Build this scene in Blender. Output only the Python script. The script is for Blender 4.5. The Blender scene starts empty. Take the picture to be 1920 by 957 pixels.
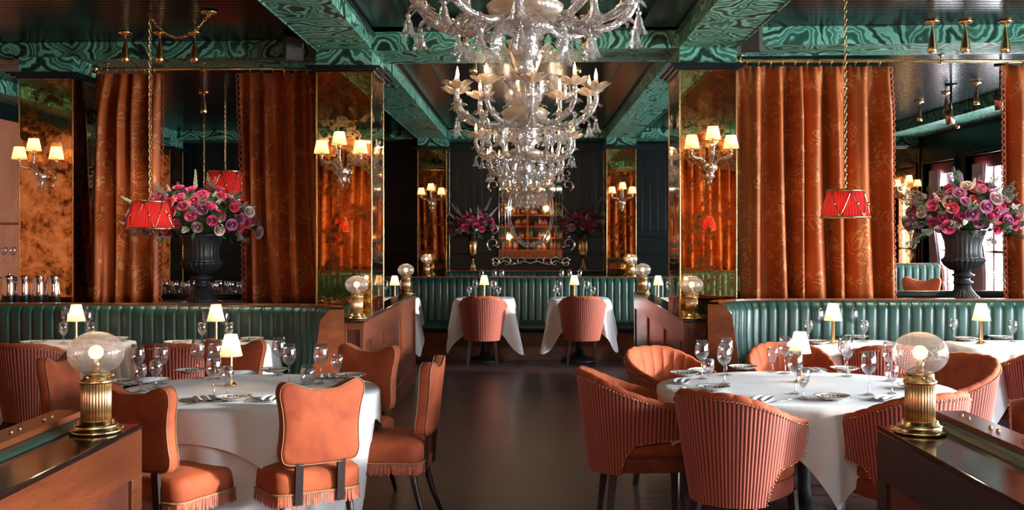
import bpy, bmesh, math, random
from mathutils import Vector, Matrix, Euler
R = math.radians; PI = math.pi
random.seed(7)
sc = bpy.context.scene
col = sc.collection
# ------------------------------------------------------------------ camera, world, light, exposure
F, VX, VY, H = 2000.0, 989.3, 439.4, 1.6
cam = bpy.data.objects.new('camera', bpy.data.cameras.new('camera')); col.objects.link(cam)
cam.location = (0, 0, H); cam.rotation_euler = (R(90), 0, 0)
cam.data.sensor_width = 36; cam.data.lens = F/1920*36
cam.data.shift_x = -(VX-960)/1920; cam.data.shift_y = -(478.5-VY)/1920
cam.data.clip_start = .05; cam.data.clip_end = 200
sc.camera = cam
sc.view_settings.view_transform = 'Standard'; sc.view_settings.look = 'None'
sc.view_settings.gamma = 1; sc.view_settings.use_curve_mapping = False
sc.view_settings.exposure = 0.50
sc.cycles.max_bounces = 8; sc.cycles.diffuse_bounces = 3; sc.cycles.glossy_bounces = 5
sc.cycles.transmission_bounces = 6; sc.cycles.transparent_max_bounces = 24
sc.cycles.caustics_reflective = False; sc.cycles.caustics_refractive = False
sc.cycles.sample_clamp_indirect = 4; sc.cycles.use_denoising = True
w = bpy.data.worlds.new('sky'); sc.world = w; w.use_nodes = True
w.node_tree.nodes['Background'].inputs[0].default_value = (.80, .90, 1, 1)
w.node_tree.nodes['Background'].inputs[1].default_value = 3.0

def area(name, loc, rot, sx, sy, power, color=(1, 1, 1), spread=180):
    l = bpy.data.lights.new(name, 'AREA'); l.shape = 'RECTANGLE'; l.size = sx; l.size_y = sy
    l.energy = power; l.color = color; l.spread = R(spread)
    o = bpy.data.objects.new(name, l); col.objects.link(o); o.location = loc; o.rotation_euler = rot
    return o
WIN_Y = [(14.45, 15.6), (12.95, 14.1), (11.2, 12.6), (8.9, 10.4), (5.6, 7.2), (3.2, 4.8), (.9, 2.4), (-2.8, -1.0)]
for a_, b_ in WIN_Y:
    area('window_daylight', (6.15, (a_+b_)/2, 1.75), (0, R(90), 0), 1.9, b_-a_, (330 if b_ < 8 else 230)*(b_-a_), (.88, .94, 1))
area('front_fill_light', (0, -1.3, 3.155), (R(24), 0, 0), 7.0, .45, 120, (1, .93, .86))  # unseen fill added behind the camera to light the chair backs
# low sun through the street windows
sun = bpy.data.lights.new('sun', 'SUN'); sun.energy = 7; sun.angle = R(3); sun.color = (1, .93, .85)
so = bpy.data.objects.new('sun', sun); col.objects.link(so)
so.rotation_euler = Vector((-.92, .16, -.205)).to_track_quat('-Z', 'Y').to_euler()

# ------------------------------------------------------------------ helpers
def AX(px, Y): return (px-VX)*Y/F
def AZ(py, Y): return H-(py-VY)*Y/F
def AY(py, z): return (H-z)*F/(py-VY)
def sm(a, b, x):
    t = max(0, min(1, (x-a)/(b-a))); return t*t*(3-2*t)

class MB:
    def __init__(s): s.v = []; s.f = []; s.m = []; s.s = []; s.uv = []
    def add(s, vs, fs, mat=0, smooth=True, uvs=None):
        n = len(s.v); s.v += [tuple(p) for p in vs]
        for i, f in enumerate(fs):
            s.f.append(tuple(n+k for k in f)); s.m.append(mat); s.s.append(smooth)
            s.uv.append([uvs[k] for k in f] if uvs else None)
        return s
    def box(s, x0, x1, y0, y1, z0, z1, mat=0):
        vs = [(x, y, z) for x in (x0, x1) for y in (y0, y1) for z in (z0, z1)]
        return s.add(vs, [(0, 1, 3, 2), (4, 6, 7, 5), (0, 4, 5, 1), (2, 3, 7, 6), (0, 2, 6, 4), (1, 5, 7, 3)], mat, False)
    def grid(s, fn, nu, nv, cu=False, mat=0, smooth=True, su=1, sv=1):
        vs = []; uv = []
        for j in range(nv+1):
            for i in range(nu+(0 if cu else 1)):
                vs.append(fn(i/nu, j/nv)); uv.append((i/nu*su, j/nv*sv))
        W = nu if cu else nu+1; fs = []
        for j in range(nv):
            for i in range(nu):
                a = j*W+i; b = j*W+(i+1) % W if cu else a+1
                fs.append((a, b, b+W, a+W))
        return s.add(vs, fs, mat, smooth, uv)
    def lathe(s, prof, n=24, c=(0, 0, 0), mat=0, mod=None, caps=True, smooth=True):
        vs = []; m = len(prof)
        for j, (r, z) in enumerate(prof):
            for i in range(n):
                a = 2*PI*i/n; rr = r; zz = z
                if mod: rr, zz = mod(a, r, z, j)
                vs.append((c[0]+rr*math.cos(a), c[1]+rr*math.sin(a), c[2]+zz))
        fs = [(j*n+i, j*n+(i+1) % n, (j+1)*n+(i+1) % n, (j+1)*n+i) for j in range(m-1) for i in range(n)]
        if caps:
            if prof[0][0] > 1e-5: fs.append(tuple(range(n))[::-1])
            if prof[-1][0] > 1e-5: fs.append(tuple((m-1)*n+i for i in range(n)))
        return s.add(vs, fs, mat, smooth)
    def ball(s, c, r, n=10, m=6, mat=0, sc_=(1, 1, 1)):
        vs = []
        for j in range(m+1):
            t = PI*j/m
            for i in range(n):
                a = 2*PI*i/n
                vs.append((c[0]+r*sc_[0]*math.sin(t)*math.cos(a), c[1]+r*sc_[1]*math.sin(t)*math.sin(a), c[2]-r*sc_[2]*math.cos(t)))
        return s.add(vs, [(j*n+i, j*n+(i+1) % n, (j+1)*n+(i+1) % n, (j+1)*n+i) for j in range(m) for i in range(n)], mat)
    def tube(s, path, r, n=8, mat=0, cap=True, closed=False, rib=None):
        P = [Vector(p) for p in path]; N = len(P); vs = []
        T = []
        for i in range(N):
            if closed: d = P[(i+1) % N]-P[i-1]
            else: d = P[min(i+1, N-1)]-P[max(i-1, 0)]
            T.append(d.normalized() if d.length > 1e-9 else Vector((0, 0, 1)))
        up = Vector((0, 0, 1)) if abs(T[0].z) < .9 else Vector((1, 0, 0))
        nn = (up-T[0]*up.dot(T[0])).normalized()
        for i in range(N):
            nn = (nn-T[i]*nn.dot(T[i]))
            nn = nn.normalized() if nn.length > 1e-6 else T[i].orthogonal().normalized()
            b = T[i].cross(nn); rr = r[i] if isinstance(r, (list, tuple)) else r
            for k in range(n):
                a = 2*PI*k/n; q = rr*(rib(a, i) if rib else 1)
                vs.append(P[i]+nn*math.cos(a)*q+b*math.sin(a)*q)
        L = N if closed else N-1
        fs = [(i*n+k, i*n+(k+1) % n, ((i+1) % N)*n+(k+1) % n, ((i+1) % N)*n+k) for i in range(L) for k in range(n)]
        if cap and not closed: fs += [tuple(range(n))[::-1], tuple((N-1)*n+k for k in range(n))]
        return s.add(vs, fs, mat)
    def slab(s, outline, z0, z1, r, crown=0., mat=0, tf=None):
        """a cushion: closed outline (x, y) swept from z0 to z1 with edges rounded by r"""
        cx = sum(p[0] for p in outline)/len(outline); cy = sum(p[1] for p in outline)/len(outline)
        ex = max(abs(p[0]-cx) for p in outline)
        rows = []
        for t in (0, 30, 60, 90): rows.append((r*(1-math.sin(R(t))), z0+r*(1-math.cos(R(t)))))
        for t in (90, 60, 30, 0): rows.append((r*(1-math.sin(R(t))), z1-r*(1-math.cos(R(t)))))
        rows.append((ex*.35, z1+crown*.6)); rows.append((ex*.7, z1+crown)); rows.append((ex*.999, z1+crown*1.1))
        rows.insert(0, (ex*.6, z0)); rows.insert(0, (ex*.999, z0))
        vs = []; n = len(outline)
        for ins, z in rows:
            k = 1-ins/ex
            for x, y in outline: vs.append((cx+(x-cx)*k, cy+(y-cy)*k, z))
        if tf: vs = [tf(p) for p in vs]
        return s.add(vs, [(j*n+i, j*n+(i+1) % n, (j+1)*n+(i+1) % n, (j+1)*n+i) for j in range(len(rows)-1) for i in range(n)], mat)
    def mesh(s, name, mats):
        me = bpy.data.meshes.new(name); me.from_pydata(s.v, [], s.f)
        for m in (mats if isinstance(mats, (list, tuple)) else [mats]): me.materials.append(m)
        me.polygons.foreach_set('material_index', s.m); me.polygons.foreach_set('use_smooth', s.s)
        if any(u for u in s.uv):
            L = me.uv_layers.new(name='uv'); fl = []
            for f, u in zip(s.f, s.uv):
                for k in range(len(f)): fl += (u[k] if u else (0, 0))
            L.data.foreach_set('uv', fl)
        me.update(); return me
    def build(s, name, mats, parent=None, bevel=0, loc=None, rot=None, label=None):
        o = bpy.data.objects.new(name, s.mesh(name, mats)); col.objects.link(o)
        if parent: o.parent = parent
        if loc: o.location = loc
        if rot: o.rotation_euler = rot
        if bevel:
            m = o.modifiers.new('edge', 'BEVEL'); m.width = bevel; m.segments = 2; m.limit_method = 'ANGLE'
        if label: o['label'] = label
        return o
def inst(name, me, parent=None, loc=(0, 0, 0), rot=(0, 0, 0), scale=None):
    o = bpy.data.objects.new(name, me); col.objects.link(o); o.parent = parent
    o.location = loc; o.rotation_euler = rot
    if scale: o.scale = scale if isinstance(scale, (tuple, list)) else (scale,)*3
    return o
def tag(o, label, cat, group=None, kind=None):
    o['label'] = label; o['category'] = cat
    if group: o['group'] = group
    if kind: o['kind'] = kind
    return o
def thing(name, label, cat, loc=(0, 0, 0), rz=0, group=None):
    o = bpy.data.objects.new(name, None); col.objects.link(o); o.location = loc; o.rotation_euler = (0, 0, rz)
    o.empty_display_size = .1
    return tag(o, label, cat, group)
def struct(name, mb, mats, parent=None, bevel=0):
    o = mb.build(name, mats, parent, bevel)
    if not parent: o['kind'] = 'structure'
    return o
KIDS = {}
def copy_tree(o, parent=None, kids=None):
    c = o.copy(); col.objects.link(c); c.parent = parent
    for ch in o.children: copy_tree(ch, c)
    return c
def put(proto, used, loc, rz, label, group=None, scale=None):
    o = proto if not used else copy_tree(proto)
    o.location = loc; o.rotation_euler = (0, 0, rz); o['label'] = label
    if group: o['group'] = group
    if scale: o.scale = (scale,)*3
    return o
def spline(pts, n=8, closed=False):
    P = [Vector(p) for p in pts]; N = len(P); out = []
    rng = range(N) if closed else range(N-1)
    for i in rng:
        if closed: a, b, c, d = P[i-1], P[i], P[(i+1) % N], P[(i+2) % N]
        else: a, b, c, d = P[max(i-1, 0)], P[i], P[i+1], P[min(i+2, N-1)]
        for k in range(n):
            t = k/n
            out.append(.5*((2*b)+(c-a)*t+(2*a-5*b+4*c-d)*t*t+(3*b-a-3*c+d)*t**3))
    if not closed: out.append(P[-1])
    return out
def lamp_light(parent, loc, power, color=(1, .62, .3), r=.02):
    l = bpy.data.lights.new('bulb_light', 'POINT'); l.energy = power; l.color = color; l.shadow_soft_size = r
    o = bpy.data.objects.new('bulb_light', l); col.objects.link(o); o.parent = parent; o.location = loc
    return o

# ------------------------------------------------------------------ materials
class NT:
    def __init__(s, name):
        s.m = bpy.data.materials.new(name); s.m.use_nodes = True; s.t = s.m.node_tree
        s.p = s.t.nodes['Principled BSDF']; s.out = s.t.nodes['Material Output']
    def n(s, typ, ins=None, **kw):
        nd = s.t.nodes.new(typ)
        for k, v in kw.items(): setattr(nd, k, v)
        for k, v in (ins or {}).items(): s.put(nd.inputs[k], v)
        return nd
    def put(s, sock, v):
        if isinstance(v, bpy.types.NodeSocket): s.t.links.new(v, sock)
        elif isinstance(v, bpy.types.Node): s.t.links.new(v.outputs[0], sock)
        else: sock.default_value = v
    def coord(s, scale=(1, 1, 1), kind='Object', rot=(0, 0, 0)):
        c = s.n('ShaderNodeTexCoord').outputs[kind]
        return s.n('ShaderNodeMapping', {0: c, 'Scale': scale, 'Rotation': rot}).outputs[0]
    def noise(s, vec, scale, detail=4, rough=.55, dist=0):
        return s.n('ShaderNodeTexNoise', {'Vector': vec, 'Scale': scale, 'Detail': detail, 'Roughness': rough, 'Distortion': dist}).outputs[0]
    def ramp(s, fac, stops):
        r = s.n('ShaderNodeValToRGB', {0: fac}); e = r.color_ramp.elements
        while len(e) < len(stops): e.new(.5)
        for el, (p, c) in zip(e, stops): el.position = p; el.color = (c[0], c[1], c[2], 1) if isinstance(c, (tuple, list)) else (c, c, c, 1)
        return r.outputs[0]
    def math(s, op, a, b=0, clamp=False): 
        nd = s.n('ShaderNodeMath', {0: a, 1: b}, operation=op); nd.use_clamp = clamp; return nd.outputs[0]
    def mix(s, f, a, b):
        nd = s.n('ShaderNodeMix', data_type='RGBA'); s.put(nd.inputs[0], f)
        s.put(nd.inputs[6], a if not isinstance(a, tuple) else (*a[:3], 1)); s.put(nd.inputs[7], b if not isinstance(b, tuple) else (*b[:3], 1))
        return nd.outputs[2]
    def bump(s, h, strength=.3, dist=.01):
        s.put(s.p.inputs['Normal'], s.n('ShaderNodeBump', {'Height': h, 'Strength': strength, 'Distance': dist}).outputs[0])
    def set(s, **kw):
        for k, v in kw.items():
            k = k.replace('_', ' ')
            if isinstance(v, tuple) and len(v) == 3: v = (*v, 1)
            s.put(s.p.inputs[k], v)
        return s
def simple(name, c, rough=.5, metal=0, var=.12, scale=14, **kw):
    t = NT(name); v = t.coord()
    n = t.noise(v, scale, 3)
    lo = tuple(x*(1-var) for x in c); hi = tuple(min(1, x*(1+var)) for x in c)
    t.set(Base_Color=t.ramp(n, [(.3, lo), (.7, hi)]), Roughness=t.math('MULTIPLY_ADD', n, .12) if False else rough, Metallic=metal)
    for k, x in kw.items(): t.set(**{k: x})
    return t.m

def malachite(name='malachite', sc_=2.6, dark=(.004, .022, .014), mid=(.030, .150, .100), light=(.19, .47, .35)):
    t = NT(name); v = t.coord()
    n = t.n('ShaderNodeTexNoise', {'Vector': v, 'Scale': 3.0, 'Detail': 3}).outputs[1]
    off = t.n('ShaderNodeVectorMath', {0: n, 1: (.5, .5, .5)}, operation='SUBTRACT').outputs[0]
    off = t.n('ShaderNodeVectorMath', {0: off, 'Scale': .32}, operation='SCALE').outputs[0]
    vv = t.n('ShaderNodeVectorMath', {0: v, 1: off}, operation='ADD').outputs[0]
    d = t.n('ShaderNodeTexVoronoi', {'Vector': vv, 'Scale': sc_}).outputs[0]
    small = t.noise(v, 9, 2)
    ph = t.math('ADD', t.math('MULTIPLY', d, 46.0), t.math('MULTIPLY', small, 3.5))
    s_ = t.math('SINE', ph)
    s2 = t.math('SINE', t.math('MULTIPLY', ph, .37))
    k = t.math('ADD', t.math('MULTIPLY', s_, .32), t.math('MULTIPLY', s2, .22)); k = t.math('ADD', k, .45)
    c = t.ramp(k, [(.05, dark), (.42, mid), (.55, light), (.72, tuple(x*.7 for x in light)), (.95, mid)])
    t.set(Base_Color=c, Roughness=.42); t.set(Specular_IOR_Level=.35)
    return t.m
def wood(name, c1, c2, axis=(1, 1, 1), rough=.28, coat=.5, bands=5):
    t = NT(name); v = t.coord(axis)
    g = t.noise(v, bands, 4, .5, .25); f = t.noise(v, bands*9, 3)
    k = t.math('ADD', t.math('MULTIPLY', g, .75), t.math('MULTIPLY', f, .25))
    t.set(Base_Color=t.ramp(k, [(.28, c1), (.5, tuple((a+b)/2 for a, b in zip(c1, c2))), (.72, c2)]), Roughness=rough, Coat_Weight=coat, Coat_Roughness=.15)
    t.bump(f, .08, .002)
    return t.m
def velvet(name, c, c2, scale=5):
    t = NT(name); v = t.coord()
    n = t.noise(v, scale, 5, .6, .4); f = t.noise(v, 220, 2)
    t.set(Base_Color=t.ramp(n, [(.35, c), (.66, c2)]), Roughness=.8, Sheen_Weight=.16, Sheen_Roughness=.35)
    t.set(Sheen_Tint=(1, .45, .25)); t.bump(f, .15, .002)
    return t.m
def clothmat(name, c=(.80, .79, .80)):
    t = NT(name); v = t.coord()
    n = t.noise(v, 7, 4); f = t.noise(v, 260, 2)
    t.set(Base_Color=t.ramp(n, [(.3, tuple(x*.93 for x in c)), (.7, c)]), Roughness=.8, Sheen_Weight=.15)
    t.bump(t.math('ADD', t.math('MULTIPLY', n, .8), t.math('MULTIPLY', f, .05)), .25, .02)
    return t.m
def glassy(name, tint=(.97, .97, .98), body=0., bodyc=(1, 1, 1), gl=.05, lw=.25, base=.04):
    """thin blown glass: mostly see-through, reflecting towards its rims, with a little milky body"""
    t = NT(name); t.t.nodes.remove(t.p)
    tr = t.n('ShaderNodeBsdfTransparent', {0: (*tint, 1)}); g = t.n('ShaderNodeBsdfGlossy', {0: (1, 1, 1, 1), 'Roughness': gl})
    f = t.n('ShaderNodeLayerWeight', {0: lw}).outputs[1]
    if body:
        nz = t.noise(t.coord(), 75, 2); nb = t.n('ShaderNodeBump', {'Height': nz, 'Strength': .8, 'Distance': .006}).outputs[0]
        t.put(g.inputs['Normal'], nb); f = t.n('ShaderNodeLayerWeight', {0: lw, 1: nb}).outputs[1]
    f = t.math('ADD', f, base, True)
    mx = t.n('ShaderNodeMixShader', {0: f, 1: tr, 2: g})
    if body:
        di = t.n('ShaderNodeBsdfDiffuse', {0: (*bodyc, 1)}); tl = t.n('ShaderNodeBsdfTranslucent', {0: (*bodyc, 1)})
        b = t.n('ShaderNodeMixShader', {0: .45, 1: di, 2: tl})
        mx = t.n('ShaderNodeMixShader', {0: body, 1: mx, 2: b})
    t.t.links.new(mx.outputs[0], t.out.inputs[0]); return t.m
def shade_mat(name, c, power=0):
    t = NT(name); t.t.nodes.remove(t.p)
    di = t.n('ShaderNodeBsdfDiffuse', {0: (*c, 1)}); tl = t.n('ShaderNodeBsdfTranslucent', {0: (*c, 1)})
    mx = t.n('ShaderNodeMixShader', {0: .5, 1: di, 2: tl})
    t.t.links.new(mx.outputs[0], t.out.inputs[0]); return t.m
def emit(name, c, s):
    t = NT(name); t.t.nodes.remove(t.p)
    e = t.n('ShaderNodeEmission', {0: (*c, 1), 1: s}); t.t.links.new(e.outputs[0], t.out.inputs[0]); return t.m

M = {}
M['malachite'] = malachite()
M['mahogany'] = wood('mahogany', (.14, .030, .011), (.27, .075, .026), (1, .22, 1.6), rough=.24, bands=7)
M['mahogany_panel'] = wood('mahogany_panel', (.13, .035, .020), (.24, .075, .045), (1, .3, 3), rough=.2, bands=5)
M['darkwood'] = wood('dark_wood', (.008, .003, .003), (.026, .008, .006), (1, 1, .5), rough=.42, coat=.05, bands=5)
M['ledge'] = wood('dark_ledge', (.010, .006, .005), (.030, .014, .010), (2, .4, 2), rough=.10, coat=.8)
M['floorwood'] = wood('floor_wood', (.024, .012, .012), (.062, .032, .031), (.5, 5, 1), rough=.36, coat=.12, bands=6)
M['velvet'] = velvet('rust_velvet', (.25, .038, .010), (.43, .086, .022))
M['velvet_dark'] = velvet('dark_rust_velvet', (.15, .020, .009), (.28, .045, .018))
M['cloth'] = clothmat('white_linen')
M['brass'] = simple('polished_brass', (.86, .58, .27), .22, 1, .1)
M['brass_satin'] = simple('satin_brass', (.88, .56, .29), .36, 1, .1)
M['brass_dark'] = simple('aged_brass', (.46, .28, .13), .28, 1, .2)
M['gold'] = simple('gilt_edge', (.75, .52, .22), .22, 1, .15)
M['silver'] = simple('silver', (.86, .84, .83), .10, 1, .05)
M['copper'] = simple('brushed_copper', (.62, .34, .22), .30, 1, .1)
M['black_gloss'] = simple('black_gloss_paint', (.006, .012, .014), .13, 0, .1)
M['greenblack'] = simple('green_black_paint', (.004, .010, .0115), .30, 0, .1, 3, Specular_IOR_Level=.3)
M['ceiling'] = simple('ceiling_gloss', (.005, .009, .010), .22, 0, .2, 3, Specular_IOR_Level=.12)
M['iron'] = simple('black_cast_iron', (.018, .020, .022), .42, 0, .3, 30)
M['wallterra'] = velvet('terracotta_wall_fabric', (.46, .145, .07), (.56, .19, .095))
M['piping'] = simple('tan_piping', (.30, .165, .075), .6, 0, .2, 60)
M['burgundy'] = simple('burgundy_paint', (.16, .025, .030), .35)
M['pinkcloth'] = simple('pink_sheer', (.60, .40, .42), .9)
M['plaster'] = simple('plain_plaster', (.12, .07, .05), .8)
M['porcelain'] = simple('white_porcelain', (.80, .79, .78), .12, 0, .03)
M['bronze_speaker'] = simple('brown_speaker_box', (.030, .018, .016), .35)
M['leaf'] = simple('dark_green_leaf', (.020, .075, .022), .45, 0, .5, 20)
M['leaf_grey'] = simple('grey_green_sprig', (.16, .19, .13), .7, 0, .3, 30)
M['white_bloom'] = simple('white_bloom', (.68, .66, .58), .7, 0, .15, 40)
M['lilac_bloom'] = simple('lilac_bloom', (.42, .24, .46), .7, 0, .2, 40)
for nm, c in dict(rose_crimson=(.52, .010, .045), rose_pink=(.62, .045, .16), rose_mauve=(.36, .075, .20), rose_dusty=(.46, .25, .27), rose_cream=(.60, .45, .38)).items():
    M[nm] = simple(nm, c, .6, 0, .25, 25, Sheen_Weight=.3)
M['glass'] = glassy('clear_wine_glass', (.96, .96, .97), 0, gl=.02, lw=.35, base=.05)
M['crystal'] = glassy('murano_glass', (.97, .94, .92), .15, (1, .94, .88), gl=.07, lw=.60, base=.17)
M['crystal_gold'] = glassy('gold_flecked_glass', (.96, .85, .70), .30, (1, .78, .56), gl=.10, lw=.55, base=.14)
M['sconce_glass'] = glassy('sconce_glass', (.86, .78, .72), .08, (.8, .7, .62), gl=.05, lw=.45, base=.12)
M['pane'] = glassy('window_pane', (.97, .98, .98), 0, gl=.01, lw=.15, base=.02)
M['bulb'] = emit('warm_bulb', (1, .62, .30), 22)
M['soft_bulb'] = emit('frosted_bulb', (1, .74, .48), 2.0)
M['etched_silver'] = simple('etched_silver', (.80, .76, .72), .22, 1, .1)
M['flame'] = emit('candle_bulb', (1, .50, .20), 16)
M['shade'] = shade_mat('cream_pleated_shade', (.92, .80, .62))
M['shade_red'] = shade_mat('red_pleated_silk', (.50, .035, .045))
M['shade_sconce'] = shade_mat('peach_pleated_shade', (.92, .66, .46))

def leather():
    t = NT('green_leather'); v = t.coord()
    n = t.noise(v, 6, 5, .6); f = t.noise(v, 90, 3)
    t.set(Base_Color=t.ramp(n, [(.3, (.009, .044, .034)), (.7, (.017, .072, .057))]), Roughness=t.ramp(n, [(.3, .30), (.7, .42)]), Coat_Weight=.12, Coat_Roughness=.2)
    t.bump(f, .10, .003); return t.m
M['leather'] = leather()
M['leather_roll'] = M['leather']
def antique():
    t = NT('antique_mirror'); v = t.coord()
    a = t.noise(v, 5, 8, .72, .5); b = t.noise(v, 24, 5, .7)
    k = t.math('ADD', t.math('MULTIPLY', a, .7), t.math('MULTIPLY', b, .3))
    t.set(Base_Color=t.ramp(k, [(.42, (.10, .045, .014)), (.50, (.66, .38, .14)), (.57, (.95, .66, .30))]), Metallic=1.0,
          Roughness=t.ramp(k, [(.40, .30), (.50, .02)]))
    return t.m
M['antique'] = antique()
def silver_mirror():
    t = NT('mirror_glass'); t.set(Base_Color=(.84, .70, .58), Metallic=1.0, Roughness=.02); return t.m
M['mirror'] = silver_mirror()
def damask():
    t = NT('rust_damask'); v = t.coord((1, .35, 1)); uv = t.n('ShaderNodeTexCoord').outputs[2]
    uvm = t.n('ShaderNodeMapping', {0: uv, 'Scale': (1, 1, 1)}).outputs[0]
    n1 = t.n('ShaderNodeTexNoise', {'Vector': uvm, 'Scale': 4.5, 'Detail': 2}).outputs[1]
    off = t.n('ShaderNodeVectorMath', {0: n1, 'Scale': .55}, operation='SCALE').outputs[0]
    vv = t.n('ShaderNodeVectorMath', {0: uvm, 1: off}, operation='ADD').outputs[0]
    d = t.n('ShaderNodeTexVoronoi', {'Vector': vv, 'Scale': 4.2}).outputs[0]
    s_ = t.math('SINE', t.math('MULTIPLY', d, 36.0))
    br = t.noise(uvm, 4.5, 2)
    k = t.math('MULTIPLY', t.math('GREATER_THAN', s_, .45), t.math('GREATER_THAN', br, .52))
    tone = t.noise(v, 2.5, 4)
    base = t.ramp(tone, [(.3, (.36, .075, .014)), (.7, (.54, .130, .028))])
    t.set(Base_Color=t.mix(t.math('MULTIPLY', k, .50), base, (.78, .40, .15)), Roughness=t.math('MULTIPLY_ADD', k, -.12) if False else .52, Sheen_Weight=.08, Specular_IOR_Level=.4)
    t.set(Sheen_Tint=(1, .6, .35)); t.bump(k, .2, .003); return t.m
M['damask'] = damask()
def shaded_ribs():
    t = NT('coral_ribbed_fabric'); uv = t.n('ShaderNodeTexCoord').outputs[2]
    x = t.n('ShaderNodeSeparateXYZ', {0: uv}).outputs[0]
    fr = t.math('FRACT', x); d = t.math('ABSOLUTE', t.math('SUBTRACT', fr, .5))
    c = t.ramp(d, [(.0, (.50, .125, .08)), (.20, (.42, .09, .055)), (.36, (.13, .017, .012)), (.5, (.08, .010, .008))])  # shade in the grooves and lit crests painted into the rib colour
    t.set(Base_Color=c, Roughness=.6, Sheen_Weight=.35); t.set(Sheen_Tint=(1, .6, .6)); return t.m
M['ribbed'] = shaded_ribs()
def globe_mat():
    t = NT('etched_smoky_globe'); t.t.nodes.remove(t.p); v = t.coord((1, 1, 1))
    z = t.n('ShaderNodeSeparateXYZ', {0: v}).outputs[2]
    n1 = t.n('ShaderNodeTexNoise', {'Vector': v, 'Scale': 22, 'Detail': 2}).outputs[1]
    off = t.n('ShaderNodeVectorMath', {0: n1, 'Scale': .05}, operation='SCALE').outputs[0]
    vv = t.n('ShaderNodeVectorMath', {0: v, 1: off}, operation='ADD').outputs[0]
    d = t.n('ShaderNodeTexVoronoi', {'Vector': vv, 'Scale': 26}).outputs[0]
    k = t.math('GREATER_THAN', t.math('SINE', t.math('MULTIPLY', d, 22)), .55)
    band = t.ramp(z, [(.238, 0), (.245, 1), (.275, 1), (.283, 0)])
    k = t.math('MULTIPLY', k, band)
    tr = t.n('ShaderNodeBsdfTransparent', {0: (.74, .70, .70, 1)}); g = t.n('ShaderNodeBsdfGlossy', {0: (.8, .8, .8, 1), 'Roughness': .16})
    f = t.math('ADD', t.math('MULTIPLY', t.n('ShaderNodeLayerWeight', {0: .30}).outputs[1], .45), .02, True)
    mx = t.n('ShaderNodeMixShader', {0: f, 1: tr, 2: g})
    di = t.n('ShaderNodeBsdfDiffuse', {0: (.75, .70, .70, 1)}); tl = t.n('ShaderNodeBsdfTranslucent', {0: (.8, .75, .72, 1)})
    b = t.n('ShaderNodeMixShader', {0: .5, 1: di, 2: tl})
    k2 = t.math('ADD', t.math('MULTIPLY', k, .14), .15)
    mx = t.n('ShaderNodeMixShader', {0: k2, 1: mx, 2: b})
    t.t.links.new(mx.outputs[0], t.out.inputs[0]); return t.m
M['globe'] = globe_mat()
def plate_mat():
    t = NT('painted_plate'); v = t.coord()
    s_ = t.n('ShaderNodeVectorMath', {0: v}, operation='LENGTH').outputs[1]
    d = t.n('ShaderNodeTexVoronoi', {'Vector': v, 'Scale': 60}).outputs[0]
    band = t.ramp(s_, [(.028, 0), (.034, 1), (.072, 1), (.078, 0)])
    k = t.math('MULTIPLY', t.math('LESS_THAN', d, .42), band)
    c = t.mix(k, (.80, .78, .76), (.025, .03, .10))
    rim = t.ramp(s_, [(.088, 0), (.090, 1)])
    t.set(Base_Color=t.mix(rim, c, (.30, .22, .10)), Roughness=.14); return t.m
M['plate'] = plate_mat()
def plate_mat2():
    m = M['plate'].copy(); m.name = 'painted_plate_red'
    return m
# ------------------------------------------------------------------ room shell
CZ, BZ, CAPZ, CROZ = 3.174, 3.037, 2.91, 2.86      # ceiling, beam soffit, capital bottom, crown bottom
XW = 5.8; YB = 16.85; YF = -4.0
fl = struct('floor', MB().box(-XW, XW, YF, YB, -.2, -.012), M['floorwood'])
def plank(x0, x1, y0, y1):
    g = .0008
    return MB().box(x0+g, x1-g, y0+g, y1-g, -.012, 0)
rr = random.Random(3); y = 4.6; k = 0
while y < 13.7:
    wd = .155; x = -2.4+rr.uniform(-.8, 0)
    while x < 2.4:
        L = rr.uniform(1.5, 2.4); x1 = min(x+L, 3.2)
        if x1 > -1.5 and x < 1.5:
            plank(x, x1, y, y+wd).build('plank', M['floorwood'], fl, loc=(0, 0, rr.uniform(-.0006, .0006)))
        x = x1
    y += wd
mb = MB()
y = YF
while y < YB:
    for x0, x1 in ((-XW, -2.9), (2.4, XW)): mb.box(x0, x1, y, min(y+.152, YB), -.02, -.002)
    if y < 4.4 or y > 13.6: mb.box(-2.9, 2.4, y, min(y+.152, YB), -.02, -.002)
    y += .155
o = mb.build('plank', M['floorwood'], fl); o['kind'] = 'stuff'
# raised floors of the bays beyond the curtains
struct('trim_1', MB().box(-5.8, -2.2, 9.4, 15.9, 0, .15), M['darkwood'])
struct('trim_2', MB().box(2.2, 5.8, 9.4, 15.7, 0, .20), M['darkwood'])

def sh(x): return -.055*x            # the cross beams run slightly askew
ce = struct('ceiling', MB().box(-XW, XW, YF, YB, CZ+.10, CZ+.3), M['ceiling'])
# beadboard in the side bays: every board with its bead, boards run across the room
def beadboard(x0, x1, y0, y1, wd=.085):
    mb = MB(); y = y0
    while y < y1-1e-3:
        ye = min(y+wd, y1)
        for a, b, za, zb in ((y, y+.006, CZ+.006, CZ+.006), (y+.006, y+.010, CZ+.006, CZ), (y+.010, ye-.004, CZ, CZ), (ye-.004, ye, CZ, CZ+.006)):
            mb.add([(x0, a, za), (x1, a, za), (x1, b, zb), (x0, b, zb)], [(0, 1, 2, 3)], 0, False)
        y += wd
    return mb
for x0, x1 in ((-XW, -1.648), (1.607, XW)):
    o = beadboard(x0, x1, YF, YB).build('ceiling_board', M['ceiling'], ce); o['kind'] = 'stuff'
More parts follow.
